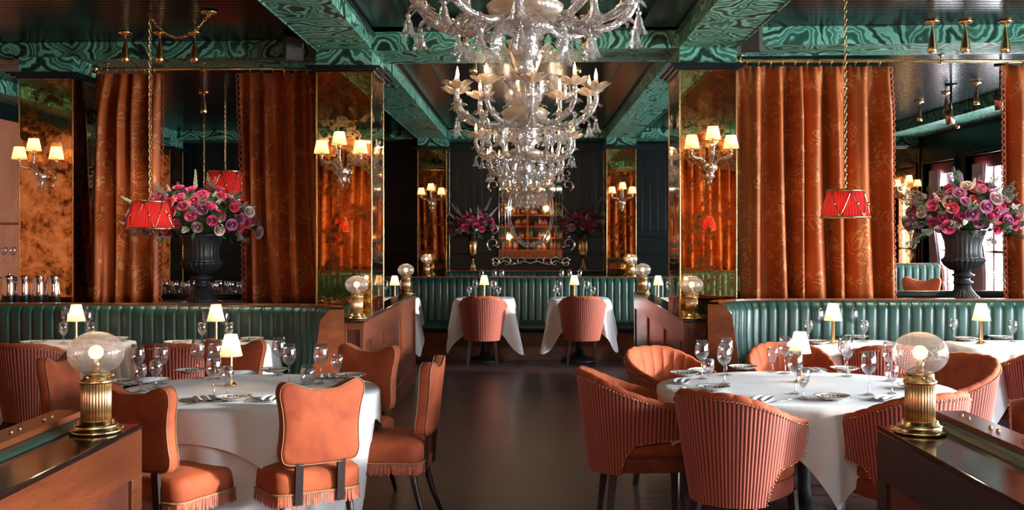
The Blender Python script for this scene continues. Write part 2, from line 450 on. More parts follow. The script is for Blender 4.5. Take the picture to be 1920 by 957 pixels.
# the middle coffers: flat gloss panel in a stepped dark frame
for y0, y1 in ((YF, .0), (.65, 8.30), (8.93, 16.0)):
    MB().box(-1.214, 1.168, y0, y1, CZ+.06, CZ+.10).build('coffer_panel', M['ceiling'], ce)
    for a, b, c_, d in ((-1.214, 1.168, y0, y0+.22), (-1.214, 1.168, y1-.22, y1)):
        MB().box(a, b, c_, d, CZ, CZ+.1).build('coffer_border', M['ceiling'], ce, .01)
    for a, b in ((-1.214, -.90), (.86, 1.168)):
        MB().box(a, b, y0, y1, CZ, CZ+.1).build('coffer_border', M['ceiling'], ce, .01)
        xa = a if a < 0 else b-.035
        MB().box(xa, xa+.035, y0, y1, CZ-.035, CZ).build('coffer_moulding', M['black_gloss'], ce, .012)
# beams: malachite-painted, with a joint along the soffit
def beam(name, x0, x1, y0, y1, joint=None, sk=True):
    s0, s1 = (sh(x0), sh(x1)) if sk else (0, 0)
    mb = MB(); z0, z1 = BZ, CZ+.12
    def slab_(xa, xb, ya, yb, ya1, yb1):
        vs = [(xa, ya, z0), (xb, ya1, z0), (xb, yb1, z0), (xa, yb, z0), (xa, ya, z1), (xb, ya1, z1), (xb, yb1, z1), (xa, yb, z1)]
        mb.add(vs, [(0, 3, 2, 1), (4, 5, 6, 7), (0, 1, 5, 4), (1, 2, 6, 5), (2, 3, 7, 6), (3, 0, 4, 7)], 0, False)
    if joint == 'x':
        xm = (x0+x1)/2
        slab_(x0, xm-.003, y0, y1, y0, y1); slab_(xm+.003, x1, y0, y1, y0, y1)
    else:
        slab_(x0, x1, y0+s0, y1+s0, y0+s1, y1+s1)
    return mb
for x0, x1 in ((-1.648, -1.214), (1.168, 1.607)):
    for y0, y1 in ((YF, 8.29), (8.95, 16.0)):
        o = beam('beam', x0, x1, y0, y1, 'x').build('ceiling_beam', M['malachite']); o['kind'] = 'structure'
        MB().box(x0-.006 if x0 < 0 else x1-.004, x0+.004 if x0 < 0 else x1+.006, y0, y1, BZ-.006, BZ+.006).build('bead', M['malachite'], o)
cross = [(-XW, -1.648, 8.55, 9.17), (-1.648, 1.607, 8.28, 8.93), (1.607, XW, 8.19, 8.71), (-XW, XW, 15.97, 16.6), (-XW, XW, -.02, .62)]
for x0, x1, y0, y1 in cross:
    o = beam('beam', x0, x1, y0, y1).build('ceiling_beam', M['malachite']); o['kind'] = 'structure'
for x0, x1 in ((-XW, -5.35), (5.2, XW)):
    o = beam('beam', x0, x1, YF, YB, 'x').build('ceiling_beam', M['malachite']); o['kind'] = 'structure'
# dark picture band between the right beam and the windows comes with the wall
# ------------------------------------------------------------------ walls
wb = struct('wall_back', MB().box(-XW-.2, XW+.2, YB, YB+.2, -.2, CZ+.3), M['greenblack'])
x = -XW
while x < XW-.01:
    MB().box(x+.004, min(x+.121, XW)-.004, YB-.018, YB+.002, 1.66, 2.90).build('plank', M['greenblack'], wb, .003)
    x += .121
for z0, z1, d in ((2.90, 3.04, .035), (1.56, 1.66, .04), (1.28, 1.30, .03), (.9, 1.05, .03)):
    MB().box(-XW, XW, YB-d, YB, z0, z1).build('rail', M['greenblack'], wb, .006)
wl = struct('wall_left', MB().box(-XW-.2, -XW, YF, YB, -.2, CZ+.3), M['greenblack'])
MB().box(-XW, -XW+.03, -3.9, 15.9, .15, 2.86).build('fabric_panel', M['wallterra'], wl)
for y0, y1 in ((-3.9, 15.9),):
    MB().box(-XW, -XW+.05, y0, y1, 2.86, 3.04).build('cornice', M['greenblack'], wl, .01)
# right wall with the street windows
mb = MB(); ys = sorted(WIN_Y); WZ0, WZ1 = .70, 2.62
mb.box(XW, XW+.2, YF, YB, -.2, WZ0); mb.box(XW, XW+.2, YF, YB, WZ1, CZ+.3)
prev = YF
for a, b in ys+[(YB, YB)]:
    if a-prev > .01: mb.box(XW, XW+.2, prev, a, WZ0, WZ1)
    prev = b
wr = struct('wall_right', mb, M['greenblack'])
for i, (a, b) in enumerate(ys):
    mb = MB(); t = .05
    mb.box(XW-.03, XW+.10, a-t, a, WZ0-t, WZ1+t); mb.box(XW-.03, XW+.10, b, b+t, WZ0-t, WZ1+t)
    mb.box(XW-.03, XW+.10, a, b, WZ1, WZ1+t); mb.box(XW-.08, XW+.10, a, b, WZ0-t, WZ0)
    win = struct('window_%d' % (i+1), mb, M['greenblack'], None, .006)
    x0, x1 = XW+.10, XW+.15
    for q0, q1, r0, r1 in ((a, a+.09, WZ0, WZ1), (b-.09, b, WZ0, WZ1), (a+.09, b-.09, WZ1-.16, WZ1), (a+.09, b-.09, WZ0, WZ0+.10)):
        MB().box(x0, x1, q0, q1, r0, r1).build('sash', M['burgundy'], win, .005)
    MB().box(x0+.01, x1-.005, (a+b)/2-.02, (a+b)/2+.02, WZ0+.1, WZ1-.16).build('mullion', M['burgundy'], win)
    MB().box(x0+.01, x1-.005, a+.09, b-.09, 1.36, 1.39).build('mullion', M['burgundy'], win)
    MB().box(x0+.02, x0+.026, a+.09, b-.09, WZ0+.1, WZ1-.16).build('pane', M['pane'], win)
    def cur(u, v, a=a, b=b):
        tie = 1-.45*math.exp(-((v-.42)/.22)**2)
        return (XW+.06+.018*math.sin(u*34), b-.03-u*.42*tie, WZ1-.1-v*(WZ1-WZ0-.15))
    MB().grid(cur, 44, 16).build('sheer_curtain', M['pinkcloth'], win)
# front wall behind the camera: three windows
struct('wall_front', MB().box(-XW-.2, XW+.2, YF-.2, YF, -.2, CZ+.3), M['greenblack'])
bk = thing('back_bar', 'warm wooden back bar with bottles met only in the ornate mirror', 'bar', (0, YF+.02, 0))
MB().box(-2.6, 2.6, 0, .60, 0, 1.05).build('counter', M['mahogany'], bk, .01)
for z in (1.45, 1.85, 2.25, 2.65): MB().box(-2.5, 2.5, .02, .26, z, z+.03).build('shelf', M['mahogany'], bk)
for x in (-2.5, -1.25, 0, 1.25, 2.5): MB().box(x-.03, x+.03, .02, .28, 1.05, 2.75).build('upright', M['mahogany'], bk)
rq = random.Random(2)
for k_, mt in enumerate(('leaf', 'burgundy', 'brass_dark', 'copper')):
    mb = MB()
    for z in (1.06, 1.48, 1.88, 2.28):
        for i in range(8):
            rb, hb = rq.uniform(.028, .050), rq.uniform(.18, .33); mb.lathe([(rb, 0), (rb, hb*.6), (.013, hb*.8), (.012, hb), (0, hb)], 10, (rq.uniform(-2.4, 2.4), .15, z))
    mb.build('bottle', M[mt], bk)['kind'] = 'stuff'
for x in (-1.9, -.65, .65, 1.9):
    lamp_light(bk, (x, .45, 1.5), 22, (1, .6, .3), .05); lamp_light(bk, (x, .45, 2.5), 14, (1, .6, .3), .05)  # point lights added to warm the bar, no bulbs modelled

# ------------------------------------------------------------------ mirrored columns
def column(x0, x1, y0, y1, zb, label, zmir=None):
    c = thing('column', label, 'column', ((x0+x1)/2, (y0+y1)/2, 0)); c['kind'] = 'structure'
    cx, cy = (x0+x1)/2, (y0+y1)/2; X0, X1, Y0, Y1 = x0-cx, x1-cx, y0-cy, y1-cy
    MB().box(X0+.01, X1-.01, Y0+.01, Y1-.01, zb, CAPZ).build('core', M['darkwood'], c)
    e = .012
    for a, b, p, q in ((X0+e, X1-e, Y0, Y0+.01), (X0+e, X1-e, Y1-.01, Y1)):
        MB().box(a, b, p, q, zb+.02, CROZ).build('mirror_panel', M['antique'], c)
    for a, b in ((X0, X0+.01), (X1-.01, X1)):
        MB().box(a, b, Y0+e, Y1-e, zb+.02, CROZ).build('mirror_panel', M['antique'], c)
    for a in (X0-.003, X1-e+.003):
        for q in (Y0-.003, Y1-e+.003):
            MB().box(a, a+e, q, q+e, zb, CROZ).build('gilt_edge', M['gold'], c, .002)
    MB().box(X0, X1, Y0-.002, Y0+.01, zb, zb+.02).build('gilt_edge', M['gold'], c)
    if zb > .5: MB().box(X0+.005, X1-.005, Y0+.002, Y1-.002, 0, zb).build('plinth', M['mahogany'], c)
    MB().box(X0, X1, Y0, Y1, CAPZ, BZ+.002).build('capital', M['malachite'], c)
    mb = MB()
    for o_, z0, z1 in ((.02, CROZ, CROZ+.02), (.05, CROZ+.015, CAPZ-.012), (.075, CAPZ-.018, CAPZ)):
        mb.box(X0-o_, X1+o_, Y0-o_, Y1+o_, z0, z1)
    mb.build('crown_moulding', M['black_gloss'], c, .008)
    return c
column(-1.648, -1.214, 8.31, 9.0, .96, 'antique mirrored column with gilt edges standing on the left aisle partition')
column(1.168, 1.607, 8.2, 8.82, .96, 'antique mirrored column with gilt edges beside the large bright rust curtain')
column(-4.13, -3.69, 8.66, 9.2, 0, 'mirrored column with gilt edges behind the row of silver jugs')
column(-1.648, -1.214, 15.97, 16.6, .9, 'slim far mirrored column left of the ornate wall mirror')
column(1.168, 1.607, 15.8, 16.4, .9, 'slim far mirrored column right of the ornate wall mirror')
column(-5.78, -5.33, 15.9, 16.5, .2, 'far mirrored column seen through the gap beside the left urn')
column(5.35, 5.78, 15.75, 16.3, .2, 'far mirrored column by the street windows, seen past the right urn')

# ------------------------------------------------------------------ low wooden partitions
def partition(x0, x1, y0, y1, side, label, npan, mat='mahogany', zt=.96, end=True):
    """side = +1: panelled face towards +x, -1: towards -x"""
    p = thing('wooden_partition', label, 'partition', ((x0+x1)/2, y1, 0)); cx, cy = (x0+x1)/2, y1
    xo = (x1 if side > 0 else x0)-cx; a0, a1 = x0-cx, x1-cx
    MB().box(a0+.02, a1-.02, y0-cy+.02, -.02, 0, zt-.03).build('core', M['mahogany_panel'], p)
    MB().box(a0, a1, y0-cy-.0, .0, zt-.018, zt).build('ledge', M['ledge'], p, .004)
    f0, f1 = (xo-.02, xo-.001) if side > 0 else (xo+.001, xo+.02)
    m_ = M[mat]
    MB().box(f0, f1, y0-cy, 0, zt-.17, zt-.018).build('top_rail', m_, p, .003)
    MB().box(f0, f1, y0-cy, 0, 0, .16).build('bottom_rail', m_, p, .003)
    L = (y1-y0)
    for i in range(npan+1):
        yc = y0-cy+L*i/npan
        lo, hi = max(yc-.05, y0-cy), min(yc+.05, 0)
        if i == 0: hi = lo+.09
        if i == npan: lo = hi-.09
        MB().box(f0, f1, lo, hi, .16, zt-.17).build('stile', m_, p, .003)
    for i in range(npan):
        yc0, yc1 = y0-cy+L*i/npan+.05, y0-cy+L*(i+1)/npan-.05
        MB().box((f0 if side > 0 else f0+.012), (f1-.012 if side > 0 else f1), yc0, yc1, .16, zt-.17).build('panel', M['mahogany_panel'], p)
    if end:
        for ye, s in ((y0-cy, -1),):
            q0, q1 = (ye-.006, ye+.02)
            for a, b, z0, z1 in ((a0, a0+.03, 0, zt-.02), (a1-.03, a1, 0, zt-.02), (a0+.03, a1-.03, zt-.07, zt-.02), (a0+.03, a1-.03, 0, .1)):
                MB().box(a, b, q0, q1, z0, z1).build('end_frame', m_, p, .003)
    return p
partition(-1.475, -1.30, -.6, 3.60, 1, 'reddish wooden partition with a panelled side at the lower left picture corner', 3)
partition(1.169, 1.345, -.6, 3.575, -1, 'wooden partition coloured near-black for shade, lower right under the big etched globe lamp', 3, 'darkwood')  # dark wood frame stands in for shade on the side facing away from windows
partition(-1.372, -1.214, 7.91, 11.57, 1, 'reddish panelled partition left of the aisle running back under the mirrored column', 3)
partition(1.168, 1.335, 7.97, 11.73, -1, 'brown panelled partition right of the aisle running back under the mirrored column', 3)

# ------------------------------------------------------------------ green leather banquettes
def arc(cx, cy, r, a0, a1, n=8): return [(cx+r*math.cos(R(a0+(a1-a0)*i/n)), cy+r*math.sin(R(a0+(a1-a0)*i/n))) for i in range(n+1)]
def banquette(label, path, side, zt=1.05, zb=0, seat=None, flute=.085, cap='mahogany', endpanel=None, group=None, studs=0, capw=(-.02, .05)):
    P = [Vector((x, y, 0)) for x, y in path]; ox, oy = P[len(P)//2].x, P[len(P)//2].y
    D = [0]
    for i in range(1, len(P)): D.append(D[-1]+(P[i]-P[i-1]).length)
    L = D[-1]
    def at(s):
        s = max(0, min(L, s)); i = 0
        while i < len(P)-2 and D[i+1] < s: i += 1
        t = (s-D[i])/max(1e-9, D[i+1]-D[i]); p = P[i].lerp(P[i+1], t)
        e = .12; a = seg(s-e); b = seg(s+e); d = (b-a).normalized()
        return p, Vector((-d.y, d.x, 0))*side
    def seg(s):
        s = max(0, min(L, s)); i = 0
        while i < len(P)-2 and D[i+1] < s: i += 1
        return P[i].lerp(P[i+1], (s-D[i])/max(1e-9, D[i+1]-D[i]))
    b = thing('banquette', label, 'banquette', (ox, oy, zb), 0, group)
    sec = [(.0, zb+.05, 0), (.0, zt-.03, 0), (.03, zt-.004, 0), (.07, zt, .3), (.105, zt-.02, .8), (.125, zt-.07, 1), (.12, zt-.25, 1), (.13, zt-.40, 1), (.16, zb+.50, 1), (.17, zb+.40, .5)]
    nf = max(1, round(L/flute)); nu = nf*8
    cache = [at(L*i/nu) for i in range(nu+1)]
    def fn(u, v):
        p, nn = cache[round(u*nu)]; o_, z, a = sec[round(v*(len(sec)-1))]
        ph = (u*nf) % 1; bulge = .020*a*(1-abs(2*ph-1)**6)
        q = p+nn*(o_+bulge); return (q.x-ox, q.y-oy, z-zb)
    MB().grid(fn, nu, len(sec)-1).build('fluted_backrest', M['leather'], b)
    def rail(u, v):
        p, nn = cache[round(u*nu)]; o_, z = [(capw[0], zt-.01), (capw[0], zt+.012), (capw[1], zt+.012), (capw[1], zt-.012)][round(v*3)]
        q = p+nn*o_; return (q.x-ox, q.y-oy, z-zb)
    MB().grid(rail, nu, 3, smooth=False).build('cap_rail', M[cap], b)
    if studs:
        mb = MB(); s = .1
        while s < L:
            for ds in (0, .055):
                p, nn = at(s+ds); q = p+nn*(capw[0]+capw[1])/2; mb.ball((q.x-ox, q.y-oy, zt+.013-zb), .007, 8, 4)
            s += .22
        mb.build('stud', M['brass_dark'], b)['kind'] = 'stuff'
    if seat:
        s0, s1 = seat
        def sf(u, v):
            p, nn = at(s0+(s1-s0)*u); o_, z = [(.12, .40), (.12, .47), (.5, .48), (.60, .465), (.63, .42), (.62, .36), (.12, .34)][round(v*6)]
            q = p+nn*o_; return (q.x-ox, q.y-oy, z)
        MB().grid(sf, 30, 6).build('seat', M['leather'], b)
        def pf(u, v):
            p, nn = at(s0+(s1-s0)*u); o_, z = [(.10, .345), (.585, .345), (.56, .16), (.56, .0), (.1, .0)][round(v*4)]
            q = p+nn*o_; return (q.x-ox, q.y-oy, z)
        MB().grid(pf, 20, 4, smooth=False).build('plinth', M['mahogany'] , b)
    for which in (endpanel or []):
        s = 0 if which == 0 else L
        p, nn = at(s); d = (at(min(L, s+.1))[0]-at(max(0, s-.1))[0]).normalized()*(1 if which else -1)
        prof = [(-.02, 0), (.22, 0), (.21, .45-zb*0), (.17, zt-zb-.3), (.14, zt-zb-.08), (.08, zt-zb-.01), (-.02, zt-zb-.01)]
        vs = []; t_ = .03
        for k_ in (0, t_):
            for o_, z in prof: q = p+nn*o_+d*(k_+.002); vs.append((q.x-ox, q.y-oy, z))
        m_ = len(prof)
        MB().add(vs, [tuple(range(m_)), tuple(range(m_, 2*m_))[::-1]]+[(i, (i+1) % m_, m_+(i+1) % m_, m_+i) for i in range(m_)], 0, False).build('end_panel', M['mahogany'], b, .006)
    return b
# the two curved ones at either side of the aisle
pl = [(-5.75, 8.32), (-2.6, 8.27)]+[(-2.3, 8.24)]+arc(-1.86, 7.70, .50, 90, 8, 9)
banquette('dark green fluted leather banquette in the left booth, curving forward at the column', pl, -1, 1.055, seat=(0, 3.3), endpanel=[1])
pr = [(5.75, 8.02), (2.6, 8.13)]+[(2.25, 8.13)]+arc(1.84, 7.60, .52, 90, 172, 9)
banquette('light-struck green fluted leather banquette in the right booth, curving forward at the column', pr, 1, 1.10, seat=(0, 3.2), endpanel=[1])
# far one across the aisle and the last one at the back wall
banquette('green fluted leather banquette behind the two far pleated chairs', [(-3.4, 14.25), (3.4, 14.12)], -1, 1.026, seat=(0, 6.8), flute=.094)
banquette('low green leather banquette against the dark wall below the ornate mirror', arc(-1.05, 15.96, .5, 180, 90, 5)+[(1.02, 16.46)]+arc(1.02, 15.96, .5, 90, 0, 5)[1:], -1, 1.03, seat=(1, 2.4), flute=.094)
# near ones along the partitions at the bottom corners
nb1 = banquette('green leather banquette with a studded wooden cap beside the lower left lamp', [(-1.50, -.6), (-1.50, 3.66)], 1, .985, seat=(0, 3.6), studs=1, capw=(.02, .12))
nb2 = banquette('almost black leather banquette with a studded cap beside the lower right lamp', [(1.37, 3.64), (1.37, -.6)], 1, .985, seat=(.6, 4.2), studs=1, capw=(.02, .12))
# soft leather roll between ledge and cap
for b_, sx, ya, yb in ((nb1, 1, -4.2, -.04), (nb2, -1, .04, 4.17)):
    MB().tube([(sx*-.012, ya, .945), (sx*-.012, yb, .945)], .034, 12).build('leather_roll', M['leather'], b_)
# ledges behind the curtains, where the urns stand
for x0, x1, y0, z, nm in ((-3.69, -1.66, 8.64, 1.03, 'left'), (1.62, 5.75, 8.46, 1.06, 'right')):
    t = thing('ledge', 'dark wooden ledge under the %s urn of flowers' % nm, 'ledge', ((x0+x1)/2, y0+.35, 0))
    hx = (x1-x0)/2
    MB().box(-hx, hx, -.30, .42, z-.05, z).build('top', M['ledge'], t, .005)
    MB().box(-hx+.02, hx-.02, -.28, .30, 0, z-.05).build('body', M['mahogany_panel'], t)
    MB().box(-hx, hx, .38, .42, z, z+.045).build('rail', M['black_gloss'] if nm == 'left' else M['leather'], t, .008)
    if nm == 'right': MB().box(-hx, hx, .385, .415, z+.045, z+.052).build('rail_edge', M['brass'], t)
# jug ledge left of the outer column
t = thing('ledge', 'dark wooden service ledge carrying the silver jugs', 'ledge', (-4.6, 8.75, 0))
MB().box(-1.15, .45, -.10, .12, 1.0, 1.05).build('top', M['ledge'], t, .004); MB().box(-1.1, .4, -.06, .10, 0, 1.0).build('body', M['darkwood'], t)

# ------------------------------------------------------------------ curtains and rods
def curtain(label, xa0, xa1, xb0, xb1, y, z1, z0, n, seed, edge=(0, 1), group=None, amp=.10):
    rd = random.Random(seed); ph = [rd.uniform(-.6, .6) for _ in range(40)]; am = [rd.uniform(.6, 1.25) for _ in range(40)]
    ox = (xa0+xa1)/2
    c = thing('curtain', label, 'curtain', (ox, y, z0), 0, group)
    nu = n*14; nv = 26; wtot = xb1-xb0
    def fn(u, v):
        t = sm(0, .22, v); k = int(min(n-1, u*n)); a = am[k]*(1-sm(.8, 1, abs((u*n) % 1*2-1)))+.8*sm(.8, 1, abs((u*n) % 1*2-1))
        x = (xa0+(xa1-xa0)*u)*(1-v)+(xb0+(xb1-xb0)*u)*v + .018*math.sin(u*n*2*PI*.5+ph[1]*3+v*2)*v
        s_ = math.sin(2*PI*u*n+.7*math.sin(2.2*v+ph[0]*4)+1.1*math.sin(2*PI*u*1.3+seed)); s_ = s_*(.8+.2*abs(s_))
        yy = amp*(s_+.25*math.sin(4*PI*u*n+ph[k % 5]+v))*a*(.5+.5*t)
        if v < .09: yy += .018*math.sin(6*PI*u*n)*(1-v/.09)
        z = z1-(z1-z0)*v-(.012*(1-s_)*(1-t) if v < .2 else 0)
        return (x-ox, yy, z-z0)
    wlen = wtot*1.7
    o = MB().grid(fn, nu, nv, su=wlen, sv=(z1-z0)).build('drape', M['damask'], c)
    m = o.modifiers.new('cloth', 'SOLIDIFY'); m.thickness = .006
    for e in edge:                                   # looped tassel trim down the edge
        mb = MB(); pts = []
        N = int((z1-z0)/.05)
        for i in range(N):
            v = (i+.5)/N; p = Vector(fn(e, v)); s_ = 1 if e else -1
            loop = [p+Vector((s_*(.012+.016*math.cos(a)), -.004, .022*math.sin(a))) for a in [2*PI*q/8 for q in range(8)]]
            mb.tube(loop, .0055, 5, closed=True)
        mb.build('tassel_trim', M['velvet'], c)['kind'] = 'stuff'
    return c, fn
def rings(x0, x1, y, z, n, rodlabel, ends, brackets):
    rod = thing('curtain_rod', rodlabel, 'curtain rod', ((x0+x1)/2, y, z)); hx = (x1-x0)/2
    MB().tube([(-hx, 0, 0), (hx, 0, 0)], .014, 12).build('pole', M['brass'], rod)
    for e in ends: MB().ball((e*hx, 0, 0), .038, 16, 10).lathe([(.02, -.01), (.02, .01)], 12, (e*(hx-.05), 0, 0)).build('finial', M['brass'], rod)
    for b in brackets:
        MB().tube([(b-(x0+x1)/2, 0, .0), (b-(x0+x1)/2, 0, BZ-z-.012)], .007, 8).lathe([(.022, BZ-z-.012), (.022, BZ-z-.002)], 12, (b-(x0+x1)/2, 0, 0)).tube([(b-(x0+x1)/2, 0, .0), (b-(x0+x1)/2, 0, -.02)], .018, 8).build('bracket', M['brass_dark'], rod)
    for i, xr in enumerate(n):
        MB().tube([(xr-(x0+x1)/2, .022*math.cos(a), .022*math.sin(a)-.008) for a in [2*PI*k_/14 for k_ in range(14)]], .0028, 6, closed=True).tube([(xr-(x0+x1)/2, 0, -.030), (xr-(x0+x1)/2, 0, -.06)], .002, 5).build('ring', M['brass'], rod)
    return rod
lin = lambda a, b, n: [a+(b-a)*(i+.5)/n for i in range(n)]
curtain('narrow shadowed rust damask curtain, tasselled edge, behind the red pendant lamp', -3.63, -3.07, -3.72, -3.06, 8.93, 2.955, 1.03, 4, 2, (1,))
curtain('deep rust damask curtain between the left flowers and the left aisle column', -2.41, -1.76, -2.36, -1.70, 8.93, 2.965, 1.03, 4, 5, (0,))
curtain('wide bright rust damask curtain with gold pattern at the right column', 1.67, 2.87, 1.70, 2.93, 8.52, 2.955, 1.06, 7, 9, (1,))
curtain('rust damask curtain at the right edge behind the right urn', 3.79, 4.9, 3.83, 4.95, 8.52, 2.965, 1.06, 6, 12, (0,))
rings(-3.62, -1.70, 8.93, 2.985, lin(-3.55, -3.08, 6)+lin(-2.37, -1.8, 6), 'brass curtain rod with ball end carrying the two left curtains', (-1,), (-3.52, -2.72, -1.80))
rings(1.64, 5.1, 8.52, 2.985, lin(1.7, 2.86, 12)+lin(3.82, 4.9, 9), 'brass curtain rod carrying the bright right curtains', (-1,), (1.70, 3.30, 4.6))
# the curtains and booth backs of the camera's own column line, met in the mirrors
curtain('rust damask curtain of the next booth, seen only in the left mirrors', -4.2, -1.95, -4.2, -1.95, .3, 2.97, 1.05, 15, 21, ())
curtain('rust damask curtain of the next booth, seen only in the right mirrors', 1.95, 4.2, 1.95, 4.2, .3, 2.97, 1.05, 15, 22, ())
banquette('green leather booth back seen only in the left mirrors', [(-1.7, .40), (-5.7, .40)], -1, 1.05)
banquette('green leather booth back seen only in the right mirrors', [(5.7, .40), (1.6, .40)], -1, 1.05)
# ------------------------------------------------------------------ chairs
def superell(a, b, n=40, e=2.6, cx=0, cy=0):
    return [(cx+a*math.copysign(abs(math.cos(t))**(2/e), math.cos(t)), cy+b*math.copysign(abs(math.sin(t))**(2/e), math.sin(t))) for t in [2*PI*i/n for i in range(n)]]
def make_barrel():
    root = thing('barrel_chair', 'x', 'chair')
    ZB, NR = .315, 64
    def plan(s, z, off=0):
        """s in [-1, 1] round the back from arm tip to arm tip; off = inwards"""
        t = (z-ZB)/(.83-ZB); a = .220+.086*t-off; b = .240+.067*t-off; q = abs(s)
        arcw = .70
        if q < arcw: th = q/arcw*PI/2; x = a*math.sin(th)**.92; y = -b*max(0, math.cos(th))**.92
        else: x = a*(1-.06*((q-arcw)/(1-arcw))**2); y = (q-arcw)/(1-arcw)*.22
        return math.copysign(x, s), y
    def zt(q): return .836-.165*sm(.12, 1.05, q)
    def zlo(q):
        if q < .54: return ZB
        return ZB+.165*math.sqrt(min(1, (q-.54)/.12)) + .03*max(0, (q-.66)/.34)
    NU = NR*5
    def outer(u, v):
        s = u*2-1; q = abs(s); z = zlo(q)+(zt(q)-zlo(q))*v
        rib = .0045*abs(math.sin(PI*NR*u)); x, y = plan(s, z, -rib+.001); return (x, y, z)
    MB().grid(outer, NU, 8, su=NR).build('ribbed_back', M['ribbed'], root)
    NC = 15
    def inner(u, v):
        s = u*2-1; q = abs(s); k = round(v*9); ch = .008*abs(math.sin(PI*NC*u))**.6
        th = .058*(1-.3*q)
        z1 = zt(q); z0 = zlo(q)
        tab = [(.0, z0), (.001, z1-.002), (.006, z1+.012), (.022, z1+.024), (.042, z1+.016), (th, z1-.012), (th+.012, z1-.08), (th+.012, max(z0+.01, z1-.2)), (th+.01, max(z0+.005, .43) if q < .54 else z0+.004), (.03, z0)]
        o_, z = tab[k]
        if 2 <= k <= 8: o_ -= ch*(1 if k > 3 else .5); 
        x, y = plan(s, max(z, ZB), o_); return (x, y, z+(ch*.6 if k in (2, 3, 4) else 0))
    mb = MB().grid(inner, NC*12, 9)
    for e in (0, 1):
        ring_ = [inner(e, k/9) for k in range(10)]
        mb.add(ring_, [tuple(range(10)) if e else tuple(range(10))[::-1]], 0, False)
    mb.build('velvet_inside', M['velvet'], root)
    seat = superell(.190, .265, 40, 3, 0, .075)
    MB().slab(seat, .40, .485, .028, .012).build('seat_cushion', M['velvet'], root)
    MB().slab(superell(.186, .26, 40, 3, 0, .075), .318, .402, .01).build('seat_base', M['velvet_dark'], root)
    mb = MB(); pts = []
    def walk(f, a, b, step=.0155):
        n = 200; prev = Vector(f(a)); acc = 0
        for i in range(1, n+1):
            p = Vector(f(a+(b-a)*i/n)); acc += (p-prev).length; prev = p
            if acc >= step: pts.append(p); acc = 0
    walk(lambda u: outer(u, .985), 0, 1)
    for e in (0.003, .997):
        walk(lambda v: outer(e, v), 0, 1)
        walk(lambda w_: outer(.5+(w_ if e > .5 else -w_), .02), .5, .27)
    for p in pts:
        d = Vector((p.x, p.y, 0)).normalized()*.004 if True else 0
        mb.ball(p+d, .0042, 6, 3)
    mb.build('nailhead_trim', M['gold'], root)['kind'] = 'stuff'
    for sx, sy in ((-1, -1), (1, -1), (-1, 1), (1, 1)):
        x, y = sx*.150, (.26 if sy > 0 else -.13); mb = MB()
        def lg(u, v, x=x, y=y, sx=sx, sy=sy):
            t = v; h = .021*(1-.42*t); a = u*4; c4 = [(-1, -1), (1, -1), (1, 1), (-1, 1), (-1, -1)][round(a)]
            return (x+sx*.03*t+c4[0]*h, y+sy*(.035 if sy < 0 else .012)*t+c4[1]*h, .33*(1-t))
        mb.grid(lg, 4, 3, smooth=False); mb.build('leg', M['darkwood'], root)
    return root
